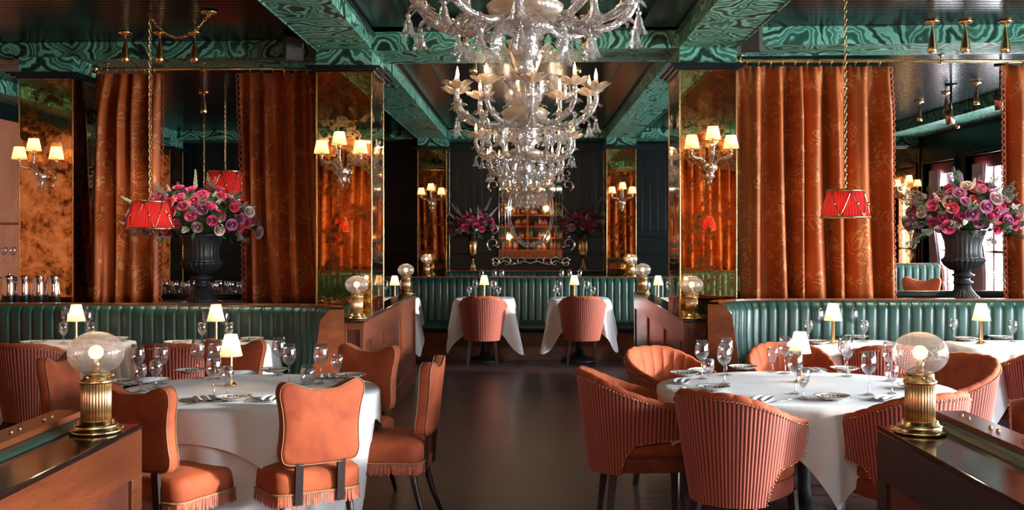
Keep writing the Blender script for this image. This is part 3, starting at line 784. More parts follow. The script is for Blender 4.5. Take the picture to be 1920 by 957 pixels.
def make_velvet():
    root = thing('velvet_chair', 'x', 'chair')
    half = [(0, .862), (.07, .868), (.13, .893), (.175, .905), (.205, .888), (.213, .845), (.200, .78), (.190, .70), (.192, .62), (.197, .565), (.186, .52), (.15, .503), (.07, .500)]
    outl = [(x, z) for x, z in half]+[(0, .500)]+[(-x, z) for x, z in half[:0:-1]]
    outl = [(p.x, p.y) for p in spline([(x, z, 0) for x, z in outl], 4, True)]
    def tf(p):  # (x, z, thickness) -> leaning pad
        x, z, t = p; return (x, -.235-.10*(z-.5)+t-.03*(1-(x/.21)**2)*.4, z)
    MB().slab(outl, -.035, .035, .022, .012, tf=tf).build('back_pad', M['velvet'], root)
    for t_ in (-.030, .030):
        MB().tube([tf((x*.985, .7+(z-.7)*.985, t_)) for x, z in outl], .0026, 6, closed=True).build('piping', M['piping'], root)
    seat = [(-.20, -.235), (-.225, -.10), (-.24, .10), (-.235, .24), (-.16, .285), (0, .30), (.16, .285), (.235, .24), (.24, .10), (.225, -.10), (.20, -.235), (.0, -.245)]
    so_ = [(p.x, p.y) for p in spline([(x, y, 0) for x, y in seat], 4, True)]
    MB().slab(so_, .345, .475, .035, .022).build('seat', M['velvet'], root)
    n = len(so_)
    MB().tube([(x*1.01, y*1.01, .362) for x, y in so_], .006, 6, closed=True).build('braid', M['piping'], root)
    rd = random.Random(5); mb = MB(); N = 230
    P = [Vector((x, y, 0)) for x, y in so_]
    for i in range(N):
        s = i/N*n; k = int(s); p = P[k].lerp(P[(k+1) % n], s-k)*1.015
        d = (P[(k+1) % n]-P[k]).normalized(); w_ = .0040; l = .302+rd.uniform(-.006, .006); j = Vector((rd.uniform(-.004, .004), rd.uniform(-.004, .004), 0)); nn = Vector((d.y, -d.x, 0))*.003
        a, b_ = p-d*w_, p+d*w_
        top = .360; q = [a, b_, (b_+a)/2+nn]
        mb.add([Vector((v_.x, v_.y, top)) for v_ in q]+[Vector((v_.x, v_.y, l))+j for v_ in q], [(0, 1, 4, 3), (1, 2, 5, 4), (2, 0, 3, 5)], 0, False)
    mb.build('fringe', M['fringe'], root)['kind'] = 'stuff'
    for sx in (-1, 1):
        x = sx*.105
        MB().grid(lambda u, v: (x+[-1, 1, 1, -1, -1][round(u*4)]*.019, -.250-.02*v+[-1, -1, 1, 1, -1][round(u*4)]*.011, .31+.25*v), 4, 2, smooth=False).build('back_post', M['darkwood'], root)
    for sx in (-1, 1):
        for sy in (-1, 1):
            p0 = Vector((sx*.17, sy*.19, .36)); p1 = Vector((sx*(.20 if sy > 0 else .185), sy*(.22 if sy > 0 else .29), 0))
            pth = [p0.lerp(p1, t)+Vector((0, -sy*.02*math.sin(t*PI), 0)) for t in (0, .33, .66, 1)]
            MB().tube(pth, [.022, .019, .015, .011], 8).build('leg', M['darkwood'], root)
    return root
M['fringe'] = velvet('coral_fringe', (.36, .07, .04), (.55, .16, .09), 30)

def face(x, y, tx, ty): return math.atan2(ty-y, tx-x)-PI/2
barrel = make_barrel(); used = False
TR, TL = (1.535, 5.92), (-1.525, 5.82)
G = 'ribbed barrel chairs'
for x, y, rz, lab in (
    (.58, 5.88, R(-86), 'ribbed barrel chair standing side-on at the aisle end of the right round table'),
    (1.03, 5.22, R(-42), 'ribbed barrel chair with its full back to us at the right round table'),
    (1.83, 5.22, R(22), 'ribbed barrel chair partly behind the lower right globe lamp, left arm showing'),
    (.93, 6.78, R(-145), 'barrel chair showing its pleated velvet inside, beside the right brown partition'),
    (1.74, 7.0, R(180), 'barrel chair across the right round table, mostly behind its lamp'),
    (2.52, 6.45, R(118), 'barrel chair just right of the big etched globe, pleated inside lit orange'),
    (2.78, 5.50, R(78), 'nearest ribbed barrel chair at the right edge, behind the dark studded rail'),
    (2.40, 7.36, R(4), 'ribbed barrel chair at the square table below the bright curtain'),
    (3.50, 7.25, R(14), 'ribbed barrel chair at the square table below the right urn'),
    (-3.42, 7.48, R(-4), 'shadowed ribbed barrel chair with its back to us at the far left square table'),
    (-2.44, 7.48, R(3), 'shadowed ribbed barrel chair half hidden behind the glasses of the left round table'),
    (-.545, 13.0, R(0), 'distant pink ribbed barrel chair left of the aisle centre'),
    (.665, 13.0, R(-2), 'distant pink ribbed barrel chair right of the aisle centre')):
    put(barrel, used, (x, y, 0), rz, lab, G); used = True
vel = make_velvet(); used = False
G = 'fringed rust velvet chairs'
for x, y, rz, lab in (
    (-1.70, 5.18, R(-23), 'fringed velvet chair just right of the lower left brass globe lamp'),
    (-1.13, 5.34, R(31), 'fringed velvet chair with its whole back to us in front of the white cloth'),
    (-1.11, 6.48, R(157), 'fringed velvet chair between the left round table and the panelled partition'),
    (-.80, 5.98, R(84), 'fringed velvet chair seen edge-on in the aisle, thin fringe and slim legs showing'),
    (-1.98, 6.80, R(172), 'velvet chair at the far side of the left round table behind its little lamp'),
    (-2.44, 6.15, R(-92), 'dark velvet chair just left of the big smoky globe'),
    (-2.62, 5.42, R(-70), 'dark velvet chair cut by the left picture edge'),
    (4.42, 12.1, R(150), 'orange velvet chair in the bright bay left of the right urn')):
    put(vel, used, (x, y, .2 if x > 4 else 0), rz, lab, G); used = True
c = copy_tree(vel); c.location = (-3.75, 10.9, .15); c.rotation_euler = (0, 0, R(180)); c['label'] = 'orange velvet chair low behind the left urn, by the massed glasses'

# ------------------------------------------------------------------ tables and cloths
def cloth(bound, z, drop, flare, amp, kf, under=None, n=240, m=14, seed=1):
    rd = random.Random(seed); ph = rd.uniform(0, 6)
    mb = MB(); vs = []
    rows = [(.0, 0), (.5, 0), (.93, 0), (1.0, -.006)]
    for k, dz in rows:
        for i in range(n):
            x, y = bound(2*PI*i/n); vs.append((x*k, y*k, z+dz))
    for j in range(1, m+1):
        t = j/m
        for i in range(n):
            th = 2*PI*i/n; x, y = bound(th); r = math.hypot(x, y); d = drop(th)
            f = flare(th)*t+amp*(t**.8)*(math.sin(kf*th+ph+.8*math.sin(3*th))+.45*math.sin(kf*1.7*th+ph*2))
            k = (r+.008+f)/r
            vs.append((x*k, y*k, z-.006-d*t-.012*t*math.sin(5*th+ph)))
    R_ = len(rows)+m
    fs = [(j*n+i, j*n+(i+1) % n, (j+1)*n+(i+1) % n, (j+1)*n+i) for j in range(R_-1) for i in range(n)]
    mb.add(vs, fs); return mb
def pedestal(t, h):
    MB().lathe([(.0, .0), (.23, 0), (.235, .015), (.20, .035), (.06, .07), (.045, .12)], 24).build('foot', M['iron'], t)
    MB().lathe([(.05, .1), (.035, .2), (.04, .4), (.035, h-.08), (.09, h-.05)], 16).build('column', M['iron'], t)
def table(x, y, rx, ry, h, lab, lab2, square=False, rot=0, drop=None, under=False, seed=1, cat='round'):
    t = thing('%s_table' % cat, lab, 'table', (x, y, 0), R(rot)); pedestal(t, h)
    e = 7 if square else 2
    def bound(th, g=.995):
        c_, s_ = math.cos(th), math.sin(th); k = (abs(c_/rx)**e+abs(s_/ry)**e)**(-1/e); return (k*c_*g, k*s_*g)
    outl = [bound(2*PI*i/64, .985) for i in range(64)]
    MB().slab(outl, h-.035, h-.004, .008).build('tabletop', M['mahogany'], t)
    if under:
        o = cloth(bound, h-.002, lambda th: h-.10, lambda th: -.10, .022, 13, seed=seed+5).build('under_cloth', M['cloth'])
        o.location = (x, y, 0); o.rotation_euler = (0, 0, R(rot)); tag(o, 'long white under cloth below the top cloth of the left round table', 'tablecloth')
    o = cloth(bound, h+.002, *drop[:2], *drop[2:], seed=seed).build('tablecloth', M['cloth'])
    o.location = (x, y, 0); o.rotation_euler = (0, 0, R(rot)); tag(o, lab2, 'tablecloth')
def sq_drop(side, r0, rotd, mx=.8):
    def f(th):
        a = th-R(rotd); k = side/max(abs(math.cos(a)), abs(math.sin(a)))
        return min(mx, max(.12, k-r0))
    return f
def sharp(th, rotd, p=6): return abs(math.sin(2*(th-R(rotd))))**p
table(TR[0], TR[1], .815, .725, .75, 'large round dining table of the right booth, set with glasses', 'white tablecloth of the right round table, a pointed corner hanging between two chairs',
      drop=(sq_drop(.91, .76, 45), lambda th: -.05+.0*sharp(th, 42), .020, 15), seed=3)
table(TL[0], TL[1], .71, .69, .75, 'large round dining table of the left booth, set with glasses', 'white tablecloth of the left round table, scalloped hem behind the velvet chairs',
      drop=(sq_drop(.85, .70, -12, .5), lambda th: .0, .010, 11), under=True, seed=6)
def square(x, y, hx, hy, h, rot, lab, lab2, seed, side=.30, cor=.30):
    table(x, y, hx, hy, h, lab, lab2, True, rot, (lambda th: side+cor*sharp(th, 0, 10)+.02*math.sin(9*th), lambda th: .02+.14*sharp(th, 0, 7), .034, 13), seed=seed, cat='square')
square(-3.33, 7.78, .40, .30, .80, 0, 'square table under the lamp nearest the silver jugs', 'white tablecloth of the square table nearest the silver jugs', 11)
square(-2.28, 7.78, .40, .30, .80, 0, 'square table under the lamp in front of the left urn', 'white tablecloth of the square table in front of the left urn', 12)
square(2.30, 7.56, .36, .30, .82, 0, 'square table below the bright right curtain', 'white tablecloth of the square table below the bright right curtain', 13)
square(3.44, 7.54, .44, .30, .82, 0, 'square table below the right urn', 'white tablecloth of the square table below the right urn', 14)
square(-.543, 13.45, .37, .36, .79, 0, 'distant square table behind the far chair left of the aisle centre', 'white tablecloth hanging in points round the far chair left of the aisle centre', 15, .34, .32)
square(.655, 13.45, .37, .36, .79, 0, 'distant square table behind the far chair right of the aisle centre', 'white tablecloth hanging in points round the far chair right of the aisle centre', 16, .34, .32)
square(-1.75, 13.4, .37, .36, .79, 0, 'distant square table half hidden behind the left partition', 'white tablecloth edge hanging beside the end of the left partition', 17, .34, .36)
square(1.86, 13.3, .37, .36, .79, 0, 'distant square table half hidden behind the right partition', 'white tablecloth edge hanging beside the end of the right partition', 18, .34, .36)
square(-.55, 15.5, .36, .33, .85, 0, 'square table against the last banquette, left of centre', 'white tablecloth on the last table left of centre', 19, .2, .2)
square(.62, 15.45, .36, .33, .85, 0, 'square table against the last banquette, right of centre', 'white tablecloth on the last table right of centre', 20, .2, .2)

# ------------------------------------------------------------------ table lamps, globe lamps
def make_table_lamp():
    r = thing('table_lamp', 'x', 'lamp')
    MB().lathe([(0, 0), (.034, 0), (.035, .006), (.030, .010), (.022, .012), (.020, .018)], 24).build('base', M['brass'], r)
    MB().lathe([(.0115, .016), (.0115, .17), (.015, .172), (.015, .180), (.008, .184), (.008, .20)], 8, smooth=False).build('column', M['brass'], r)
    def mod(a, rr, z, j): return rr*(1+.018*math.sin(a*26)), z
    MB().lathe([(.062, .165), (.0625, .166), (.034, .285), (.0335, .286)], 104, mod=mod, caps=False).build('lamp_shade', M['shade'], r)
    MB().ball((0, 0, .215), .012, 10, 6).build('bulb', M['bulb'], r)
    lamp_light(r, (0, 0, .24), .6, (1, .60, .28), .012)
    return r
tl = make_table_lamp(); used = False
G = 'little brass table lamps with cream shades'
for x, y, z, lab in (
    (AX(433, 5.95), 5.95, .752, 'small lit table lamp on the left round table'),
    (AX(1500, 6.10), 6.10, .752, 'small lit table lamp on the right round table'),
    (AX(143, 7.75), 7.75, .80, 'small lit table lamp on the square table nearest the silver jugs'),
    (AX(405, 7.75), 7.75, .80, 'small lit table lamp below the left urn'),
    (AX(1562, 7.56), 7.56, .82, 'small lit table lamp in front of the bright right curtain'),
    (AX(1840, 7.56), 7.56, .82, 'small lit table lamp below the right urn'),
    (AX(908, 13.5), 13.5, .79, 'far table lamp behind the far chair left of the aisle centre'),
    (AX(1077, 13.5), 13.5, .79, 'far table lamp behind the far chair right of the aisle centre'),
    (AX(740, 13.4), 13.4, .79, 'far table lamp peeping over the left partition'),
    (AX(1234, 13.4), 13.4, .79, 'far table lamp peeping over the right partition')):
    put(tl, used, (x, y, z+.003), .3, lab, G); used = True
def make_globe():
    r = thing('globe_lamp', 'x', 'lamp'); NF = 30
    MB().lathe([(0, 0), (.080, 0), (.082, .006), (.080, .012), (.068, .013), (.069, .024), (.067, .027), (.056, .028), (.056, .040), (.050, .042)], 48).build('stepped_base', M['brass'], r)
    def mod(a, rr, z, j): return rr-.0042*(1-abs(math.sin(a*NF/2))**.7), z
    MB().lathe([(.047, .040), (.047, .100), (.047, .160)], NF*6, mod=mod).build('fluted_body', M['brass_satin'], r)
    MB().lathe([(.050, .158), (.052, .162), (.052, .168), (.049, .171), (.043, .172), (.043, .190), (.041, .192)], 40).build('collar', M['brass'], r)
    for a in (20, 140, 260):
        MB().ball((.050*math.cos(R(a)), .050*math.sin(R(a)), .182), .0055, 8, 5).build('screw', M['brass'], r)
    for a in (45, 165, 285):
        MB().ball((.085*math.cos(R(a)), .085*math.sin(R(a)), .007), .006, 8, 5).build('foot_screw', M['brass'], r)
    g = [(.040, .188)]+[(.087*math.sin(R(t))**.95, .256-.068*math.cos(R(t))) for t in range(28, 181, 8)]+[(0, .324)]
    MB().lathe(g, 48, caps=False).build('globe', M['globe'], r)
    MB().lathe([(.012, .188), (.012, .226), (.009, .232)], 12).build('bulb_holder', M['brass'], r)
    MB().ball((0, 0, .258), .0235, 16, 10).build('bulb', M['soft_bulb'], r)
    lamp_light(r, (0, 0, .292), .6, (1, .70, .42), .015)
    return r
gl = make_globe(); used = False
G = 'brass globe lamps on the partitions'
for x, y, z, lab in (
    (-1.392, 3.44, .96, 'big brass lamp with smoky etched globe at the lower left'),
    (1.262, 3.43, .96, 'big brass lamp with clear etched globe at the lower right'),
    (-1.293, 8.07, .96, 'brass globe lamp at the foot of the left aisle column'),
    (1.238, 8.05, .96, 'brass globe lamp at the foot of the right aisle column'),
    (-1.295, 11.35, .96, 'brass globe lamp at the far end of the left partition'),
    (1.24, 11.5, .96, 'brass globe lamp at the far end of the right partition'),
    (-1.49, 15.72, .98, 'tiny globe lamp before the far left mirrored column'),
    (1.52, 15.6, .98, 'tiny globe lamp before the far right mirrored column')):
    put(gl, used, (x, y, z+.001), 0, lab, G); used = True
for s_, lab in ((-1, 'low wooden partition end under the tiny globe lamp, far left of centre'), (1, 'low wooden partition end under the tiny globe lamp, far right of centre')):
    t = thing('wooden_partition', lab, 'partition', (s_*1.52, 15.7, 0))
    MB().box(-.16, .16, -.10, .10, .96, .98).build('ledge', M['ledge'], t); MB().box(-.15, .15, -.09, .09, 0, .96).build('body', M['mahogany'], t)

# ------------------------------------------------------------------ wall sconces
def make_sconce():
    r = thing('wall_sconce', 'x', 'sconce')     # y = 0 is the wall plane, arms reach to -y
    MB().lathe([(0, -.17), (.008, -.165), (.015, -.15), (.012, -.135), (.030, -.12), (.034, -.10), (.026, -.085), (.050, -.06), (.056, -.035), (.054, -.02), (.02, -.005), (0, 0)], 28, (0, -.075, .10), mod=lambda a, rr, z, j: (rr*(1+.04*math.sin(a*12)), z)).build('bowl', M['sconce_glass'], r)
    MB().tube([(0, 0, .07), (0, -.07, .06)], .02, 12).build('wall_mount', M['brass'], r)
    for dx, dy, top in ((-.148, -.13, .30), (0, -.20, .36), (.148, -.13, .30)):
        cy = -.075
        pth = spline([(dx*.15, cy+(dy-cy)*.15, .07), (dx*.45, cy+(dy-cy)*.45, .125), (dx*.8, cy+(dy-cy)*.8, .13), (dx, dy, .155), (dx, dy, top-.125)], 8)
        if dx == 0: pth = spline([(0, cy-.01, .08), (0, cy-.06, .10), (0, dy, .15), (0, dy, top-.125)], 8)
        a = MB().tube(pth, .011, 10, rib=lambda q, i: 1+.12*math.sin(q*4+i*.6)).build('arm', M['sconce_glass'], r)
        MB().lathe([(.010, 0), (.018, .004), (.019, .012), (.011, .016), (.011, .05)], 16, (dx, dy, top-.13)).build('candle_sleeve', M['brass'], a)
        MB().lathe([(.058, 0), (.0585, .001), (.038, .098), (.0375, .099)], 96, (dx, dy, top-.10), mod=lambda q, rr, z, j: (rr*(1+.02*math.sin(q*24)), z), caps=False).build('lamp_shade', M['shade_sconce'], a)
        MB().ball((dx, dy, top-.06), .010, 8, 5).build('bulb', M['bulb'], a)
        lamp_light(a, (dx, dy, top-.045), .7, (1, .56, .25), .012)
    return r
sc_ = make_sconce(); used = False
G = 'three-armed glass wall sconces'
for x, y, z, lab in (
    (-1.431, 8.31, 2.02, 'three-shade glass sconce on the left aisle column'),
    (1.39, 8.20, 2.05, 'three-shade glass sconce on the right aisle column'),
    (-3.915, 8.66, 2.0, 'three-shade glass sconce on the outer left column above the jugs'),
    (-1.431, 15.97, 1.99, 'distant three-shade sconce left of the ornate mirror'),
    (1.39, 15.8, 2.0, 'distant three-shade sconce right of the ornate mirror'),
    (5.56, 15.75, 2.1, 'distant sconce on the column by the street windows')):
    put(sc_, used, (x, y-.004, z), 0, lab, G); used = True

# ------------------------------------------------------------------ pendants and ceiling spots
def chain(mb, a, b, sag=0, L=.036, r=.0026, w=.010):
    a, b = Vector(a), Vector(b); ln = (b-a).length; n = max(2, int((ln+sag)/(L*.78)))
    for i in range(n):
        t = (i+.5)/n; p = a.lerp(b, t); p.z -= sag*4*t*(1-t)
        t2 = t+.01; q = a.lerp(b, t2); q.z -= sag*4*t2*(1-t2); d = (q-p).normalized()
        u = d.orthogonal().normalized(); v = d.cross(u)
        if i % 2: u, v = v, u
        mb.tube([p+d*(L/2*math.cos(k*PI/4))+u*(w*math.sin(k*PI/4)) for k in range(8)], r, 5, closed=True)
    return mb
def make_pendant(loc, dia, zb, hh, top, lab, swag=None):
    r = thing('pendant_lamp', lab, 'pendant lamp', (loc[0], loc[1], zb), 0, 'red silk pendant lamps'); R0 = dia/2; R1 = R0*.72
    MB().lathe([(R0, 0), (R0*.99, .003), (R1, hh)], 240, mod=lambda a, rr, z, j: (rr*(1+.026*math.sin(a*48)), z), caps=False).build('lamp_shade', M['shade_red'], r)
    for rr, z in ((R0, 0), (R1, hh)):
        MB().tube([(rr*1.02*math.cos(2*PI*k/40), rr*1.02*math.sin(2*PI*k/40), z) for k in range(40)], .0065*dia/.32, 8, closed=True).build('gilt_ring', M['gold'], r)
    N = 6
    for i in range(N):
        for s_ in (-1, 1):
            pts = []
            for k in range(7):
                t = k/6; a = 2*PI*(i+.5*s_*t)/N; rr = (R0+(R1-R0)*t)*1.03; pts.append((rr*math.cos(a), rr*math.sin(a), hh*t))
            MB().tube(pts, .0035*dia/.32, 6).build('braid', M['gold'], r)
        a = 2*PI*(i+.25)/N; rr = (R0+R1)/2*1.05
        for sg in (1, -1):
            a = 2*PI*(i+.25*sg)/N
        MB().ball((rr*math.cos(a), rr*math.sin(a), hh/2), .013*dia/.32, 10, 6, sc_=(1, 1, 1)).build('rosette', M['gold'], r)
    mb = MB()
    for a in (0, 120, 240): mb.tube([(R1*math.cos(R(a)), R1*math.sin(R(a)), hh), (0, 0, hh+.02)], .002, 5)
    mb.build('spider', M['brass_dark'], r)
    MB().ball((0, 0, hh*.45), .02, 10, 6).build('bulb', M['bulb'], r)
    lamp_light(r, (0, 0, hh*.45-.03), 1.3*(dia/.32), (1, .45, .2), .02)
    chain(MB(), (0, 0, hh+.01), (0, 0, top-zb-.02)).build('chain', M['brass'], r)
    MB().tube([(.012*math.cos(a), 0, top-zb-.012+.012*math.sin(a)) for a in [k*PI/4 for k in range(7)]], .003, 6).build('hook', M['brass_dark'], r)
    if swag:
        chain(MB(), (0, 0, top-zb-.02), (swag[0]-loc[0], swag[1]-loc[1], top-zb-.02), .16).build('swag_chain', M['brass'], r)
        MB().lathe([(.008, -.05), (.012, -.03), (.055, -.022), (.06, -.008), (.05, 0)], 24, (swag[0]-loc[0], swag[1]-loc[1], top-zb)).build('ceiling_rose', M['brass'], r)
    return r
make_pendant((-2.69, 7.60), .325, 1.64, .19, CZ, 'red pleated pendant lamp with gold lattice, hanging left before the narrow curtain', (-2.24, 7.50))
make_pendant((2.10, 7.05), .315, 1.712, .175, CZ, 'red pleated pendant lamp with gold lattice, hanging before the bright right curtain')
make_pendant((-3.57, 12.6), .50, 2.0, .34, CZ, 'larger red pendant lamp behind the left flowers')
make_pendant((-4.64, 15.3), .34, 1.95, .2, CZ, 'farthest red pendant lamp, its chain left of the larger one')
make_pendant((-2.67, 1.6), .325, 1.64, .19, CZ, 'red pendant lamp of the near booth seen only in the left mirror')
make_pendant((2.48, 1.4), .325, 1.66, .19, CZ, 'red pendant lamp of the near booth seen only in the right mirror')
def make_spot():
    r = thing('ceiling_spot', 'x', 'ceiling light')
    MB().lathe([(.0, 0), (.055, 0), (.055, -.012), (.045, -.022), (.015, -.028), (.008, -.034)], 28).build('ceiling_plate', M['brass'], r)
    MB().lathe([(.007, -.032), (.008, -.06), (.013, -.09), (.026, -.15), (.035, -.20), (.036, -.225), (.030, -.238), (.027, -.240)], 24).build('body', M['brass'], r)
    return r
sp = make_spot(); used = False
def spot_light(parent, power, tilt=(0, 0, 0)):
    l = bpy.data.lights.new('spot_light', 'SPOT'); l.energy = power; l.color = (1, .80, .58); l.spot_size = R(95); l.spot_blend = .8; l.shadow_soft_size = .03
    o = bpy.data.objects.new('spot_light', l); col.objects.link(o); o.parent = parent; o.location = (0, 0, -.245); o.rotation_euler = tilt
spot_light(sp, 34)
G = 'brass bottle-shaped ceiling spots'
spots = [(AX(235, 8.3), 8.3, 'first brass ceiling spot from the far left, before the malachite beam'), (AX(300, 8.3), 8.3, 'middle one of the three brass ceiling spots above the narrow curtain'), (AX(365, 8.3), 8.3, 'brass ceiling spot under the swagged chain'),
         (AX(1748, 7.86), 7.86, 'first of the three brass ceiling spots near the upper right corner'), (AX(1810, 7.86), 7.86, 'middle of the three brass ceiling spots near the upper right corner'), (AX(1885, 7.86), 7.86, 'last of the three brass ceiling spots near the upper right corner'),
         (AX(382, 11.8), 11.8, 'lone brass ceiling spot between the two left curtains'), (-.47, 7.95, 'brass ceiling spot behind the glass bells, left of the chandelier stem'), (.435, 7.95, 'brass ceiling spot behind the glass bells, right of the chandelier stem'),
         (-.47, 9.25, 'brass ceiling spot peeping below the middle cross beam, left'), (.43, 9.25, 'brass ceiling spot peeping below the middle cross beam, right'),
         (4.63, 12.6, 'farthest of the three brass spots in the bright right bay'), (4.63, 11.8, 'middle of the three brass spots in the bright right bay'), (4.63, 11.0, 'closest of the three brass spots in the bright right bay')]
for x, y, lab in spots:
    o = put(sp, used, (x, y, CZ+(.002 if abs(x) > 1.6 else .062)), 0, lab, G); used = True
for o in [x for x in col.objects if x.get('label', '').startswith('lone brass')]:
    for ch in o.children:
        if ch.type == 'LIGHT': ch.data = ch.data.copy(); ch.data.energy = 140; ch.rotation_euler = (R(-38), R(20), 0)
for x in (-3.6, -2.4, 2.4, 3.6):  # near booth spots added to brighten the curtains that the mirrors reflect
    o = put(sp, True, (x, 1.9, CZ+.002), 0, 'added brass ceiling spot brightening the near booth curtains, %s side, %s one' % ('left' if x < 0 else 'right', 'outer' if abs(x) > 3 else 'inner'), G)
    for ch in o.children:
        if ch.type == 'LIGHT': ch.data = ch.data.copy(); ch.data.energy = 130; ch.rotation_euler = (R(-35), 0, 0)
for px_, lab in ((1783, 'copper track spotlight hanging before the street windows'), (1876, 'copper track spotlight beside the right edge curtain')):
    Yp = 11.2 if px_ < 1800 else 9.9
    t = thing('track_spotlight', lab, 'spotlight', (AX(px_, Yp), Yp, CZ))
    MB().lathe([(.06, 0), (.06, -.012), (.015, -.018)], 20).build('ceiling_plate', M['black_gloss'], t)
    MB().tube([(0, 0, -.01), (0, 0, -.30)], .012, 8).build('stem', M['black_gloss'], t)
    MB().tube([(-.03, 0, -.27), (.0, 0, -.42)], .045, 18).build('shade', M['copper'], t)
    MB().ball((.07, 0, -.44), .025, 12, 8).build('joint', M['copper'], t)
for x, y, z, rz, lab in ((AX(547, 8.35), 8.40, 3.07, 20, 'dark loudspeaker box fixed under the left malachite beam'), (AX(1415, 7.85), 7.95, 3.06, -18, 'dark loudspeaker box fixed beside the right malachite beam')):
    t = thing('loudspeaker', lab, 'speaker', (x, y, z), R(rz))
    MB().box(-.075, .075, -.07, .07, -.10, .10).build('cabinet', M['bronze_speaker'], t, .008, rot=(R(12), 0, 0))
    MB().box(-.065, .065, -.078, -.068, -.09, .09).build('grille', M['iron'], t, .004, rot=(R(12), 0, 0))
    MB().tube([(0, .03, .08), (0, .03, CZ-z)], .008, 8).build('bracket', M['iron'], t)
    MB().tube(spline([(0, .06, 0), (.0, .10, -.06), (0.03, .12, .03), (.02, .1, CZ-z)], 6), .003, 5).build('cable', M['iron'], t)
# ------------------------------------------------------------------ blown-glass chandeliers
def leaf_mesh(mb, pts, w, nv=10, teeth=0, cup=.25, mat=0):
    P = spline(pts, nv); N = len(P)-1
    def fn(u, v):
        i = round(v*N); p = P[i]; d = (P[min(i+1, N)]-P[max(i-1, 0)]).normalized()
        side = Vector((0, 1, 0)) if abs(d.y) < .8 else Vector((1, 0, 0))
        side = (side-d*side.dot(d)).normalized(); nrm = d.cross(side)
        t = i/N; ww = w*math.sin(PI*min(1, t*1.02+.03))**.7
        if teeth: ww *= 1+.22*((i % 2)*2-1)
        s_ = (u-.5)*2
        return p+side*ww*s_+nrm*(cup*ww*(s_*s_)+.10*ww*abs(math.sin(s_*6)))
    return mb.grid(fn, 8, N, mat=mat)
def make_chandelier():
    r = thing('glass_chandelier', 'x', 'chandelier')
    flut = lambda n, k: (lambda a, rr, z, j: (rr*(1+k*math.sin(a*n+z*25)), z))
    MB().lathe([(.01, .06), (.065, .055), (.07, .03), (.05, .0), (.02, -.02), (.0, -.02)], 28).build('ceiling_rose', M['crystal'], r)
    MB().lathe([(.006, .20), (.006, -.9)], 8).build('rod', M['silver'], r)
    MB().lathe([(.012, -.02), (.014, -.06), (.030, -.075), (.032, -.09), (.012, -.105), (.012, -.12), (.045, -.14), (.055, -.165), (.045, -.19), (.014, -.21), (.018, -.24), (.03, -.25), (.014, -.265)], 28, mod=flut(12, .06)).build('upper_stem', M['crystal'], r)
    MB().lathe([(.02, -.26), (.06, -.29), (.085, -.33), (.075, -.37), (.04, -.41), (.03, -.43)], 32, mod=flut(14, .05)).build('stem_bulb', M['crystal'], r)
    MB().lathe([(.03, -.42), (.08, -.45), (.115, -.50), (.118, -.55), (.09, -.60), (.05, -.63)], 36, mod=flut(16, .05)).build('stem_bulb', M['crystal'], r)
    MB().lathe([(.05, -.60), (.13, -.615), (.165, -.64), (.15, -.675), (.10, -.70), (.06, -.71)], 40, mod=flut(20, .03)).build('hub_bowl', M['crystal_gold'], r)
    MB().lathe([(.06, -.70), (.10, -.72), (.125, -.735), (.10, -.75), (.05, -.77), (.055, -.80), (.06, -.83), (.035, -.87), (.02, -.885), (.03, -.90), (.025, -.92), (.0, -.935)], 32, mod=flut(14, .07)).build('lower_vase', M['crystal'], r)
    [lamp_light(r, (.50*math.cos(2*PI*(i_+.25)/10), .50*math.sin(2*PI*(i_+.25)/10), -.335), 1.8, (1, .74, .50), .01) for i_ in (0, 2, 4, 6, 8)]
    def ruffle(k, amp, lift): return lambda a, rr, z, j: (rr*(1+(k if rr > .03 else 0)*math.sin(7*a)), z+(lift*math.sin(7*a) if rr > .045 else 0))
    arm_me = MB().tube(spline([(.06, 0, -.62), (.15, 0, -.70), (.26, 0, -.735), (.38, 0, -.71), (.46, 0, -.66), (.50, 0, -.58), (.50, 0, -.49)], 8), [.015]*10+[.017]*39, 10, rib=lambda a, i: 1+.14*math.sin(a*5+i*.7)).mesh('arm', [M['crystal']])
    cup_me = MB().lathe([(.014, -.505), (.03, -.50), (.060, -.485), (.082, -.472)], 42, (.50, 0, 0), mod=ruffle(.10, 0, .010), caps=False).lathe([(.013, -.48), (.035, -.47), (.075, -.458), (.102, -.462)], 42, (.50, 0, 0), mod=ruffle(.10, 0, .011), caps=False).lathe([(.018, -.475), (.022, -.46), (.014, -.44), (.014, -.425)], 14, (.50, 0, 0)).mesh('drip_pan', [M['crystal_gold']])
    bulb_me = MB().lathe([(.008, -.43), (.012, -.415), (.011, -.395), (.005, -.37), (0, -.35)], 12, (.50, 0, 0)).mesh('candle_bulb', [M['flame']])
    mb = MB(); s_ = .040; mb.ball((0, 0, 0), s_*.6, 12, 8)
    for k in range(7):
        a = 2*PI*k/7; e = s_*1.7
        leaf_mesh(mb, [(0, 0, 0), (.5*e*math.cos(a), .5*e*math.sin(a), -.25*s_), (e*math.cos(a), e*math.sin(a), -.8*s_)], s_*.5, 3)
    fl_me = mb.mesh('glass_flower', [M['crystal']])
    def bell(x, z, k=1.0):
        m_ = MB(); m_.tube([(x, 0, z+.03), (x, 0, z)], .0012, 4).ball((x, 0, z-.008*k), .012*k, 10, 6)
        m_.lathe([(.006*k, z-.015*k), (.016*k, z-.035*k), (.020*k, z-.06*k), (.030*k, z-.085*k), (.036*k, z-.092*k)], 24, (x, 0, 0), mod=lambda a, rr, zz, j: (rr*(1+(.12 if j > 2 else 0)*math.sin(6*a)), zz+(.004*math.sin(6*a) if j == 4 else 0)), caps=False)
        return m_
    bell_me = bell(.50, -.70).mesh('glass_bell', [M['crystal']]); bell2_me = bell(.29, -.775, .9).mesh('glass_bell', [M['crystal']])
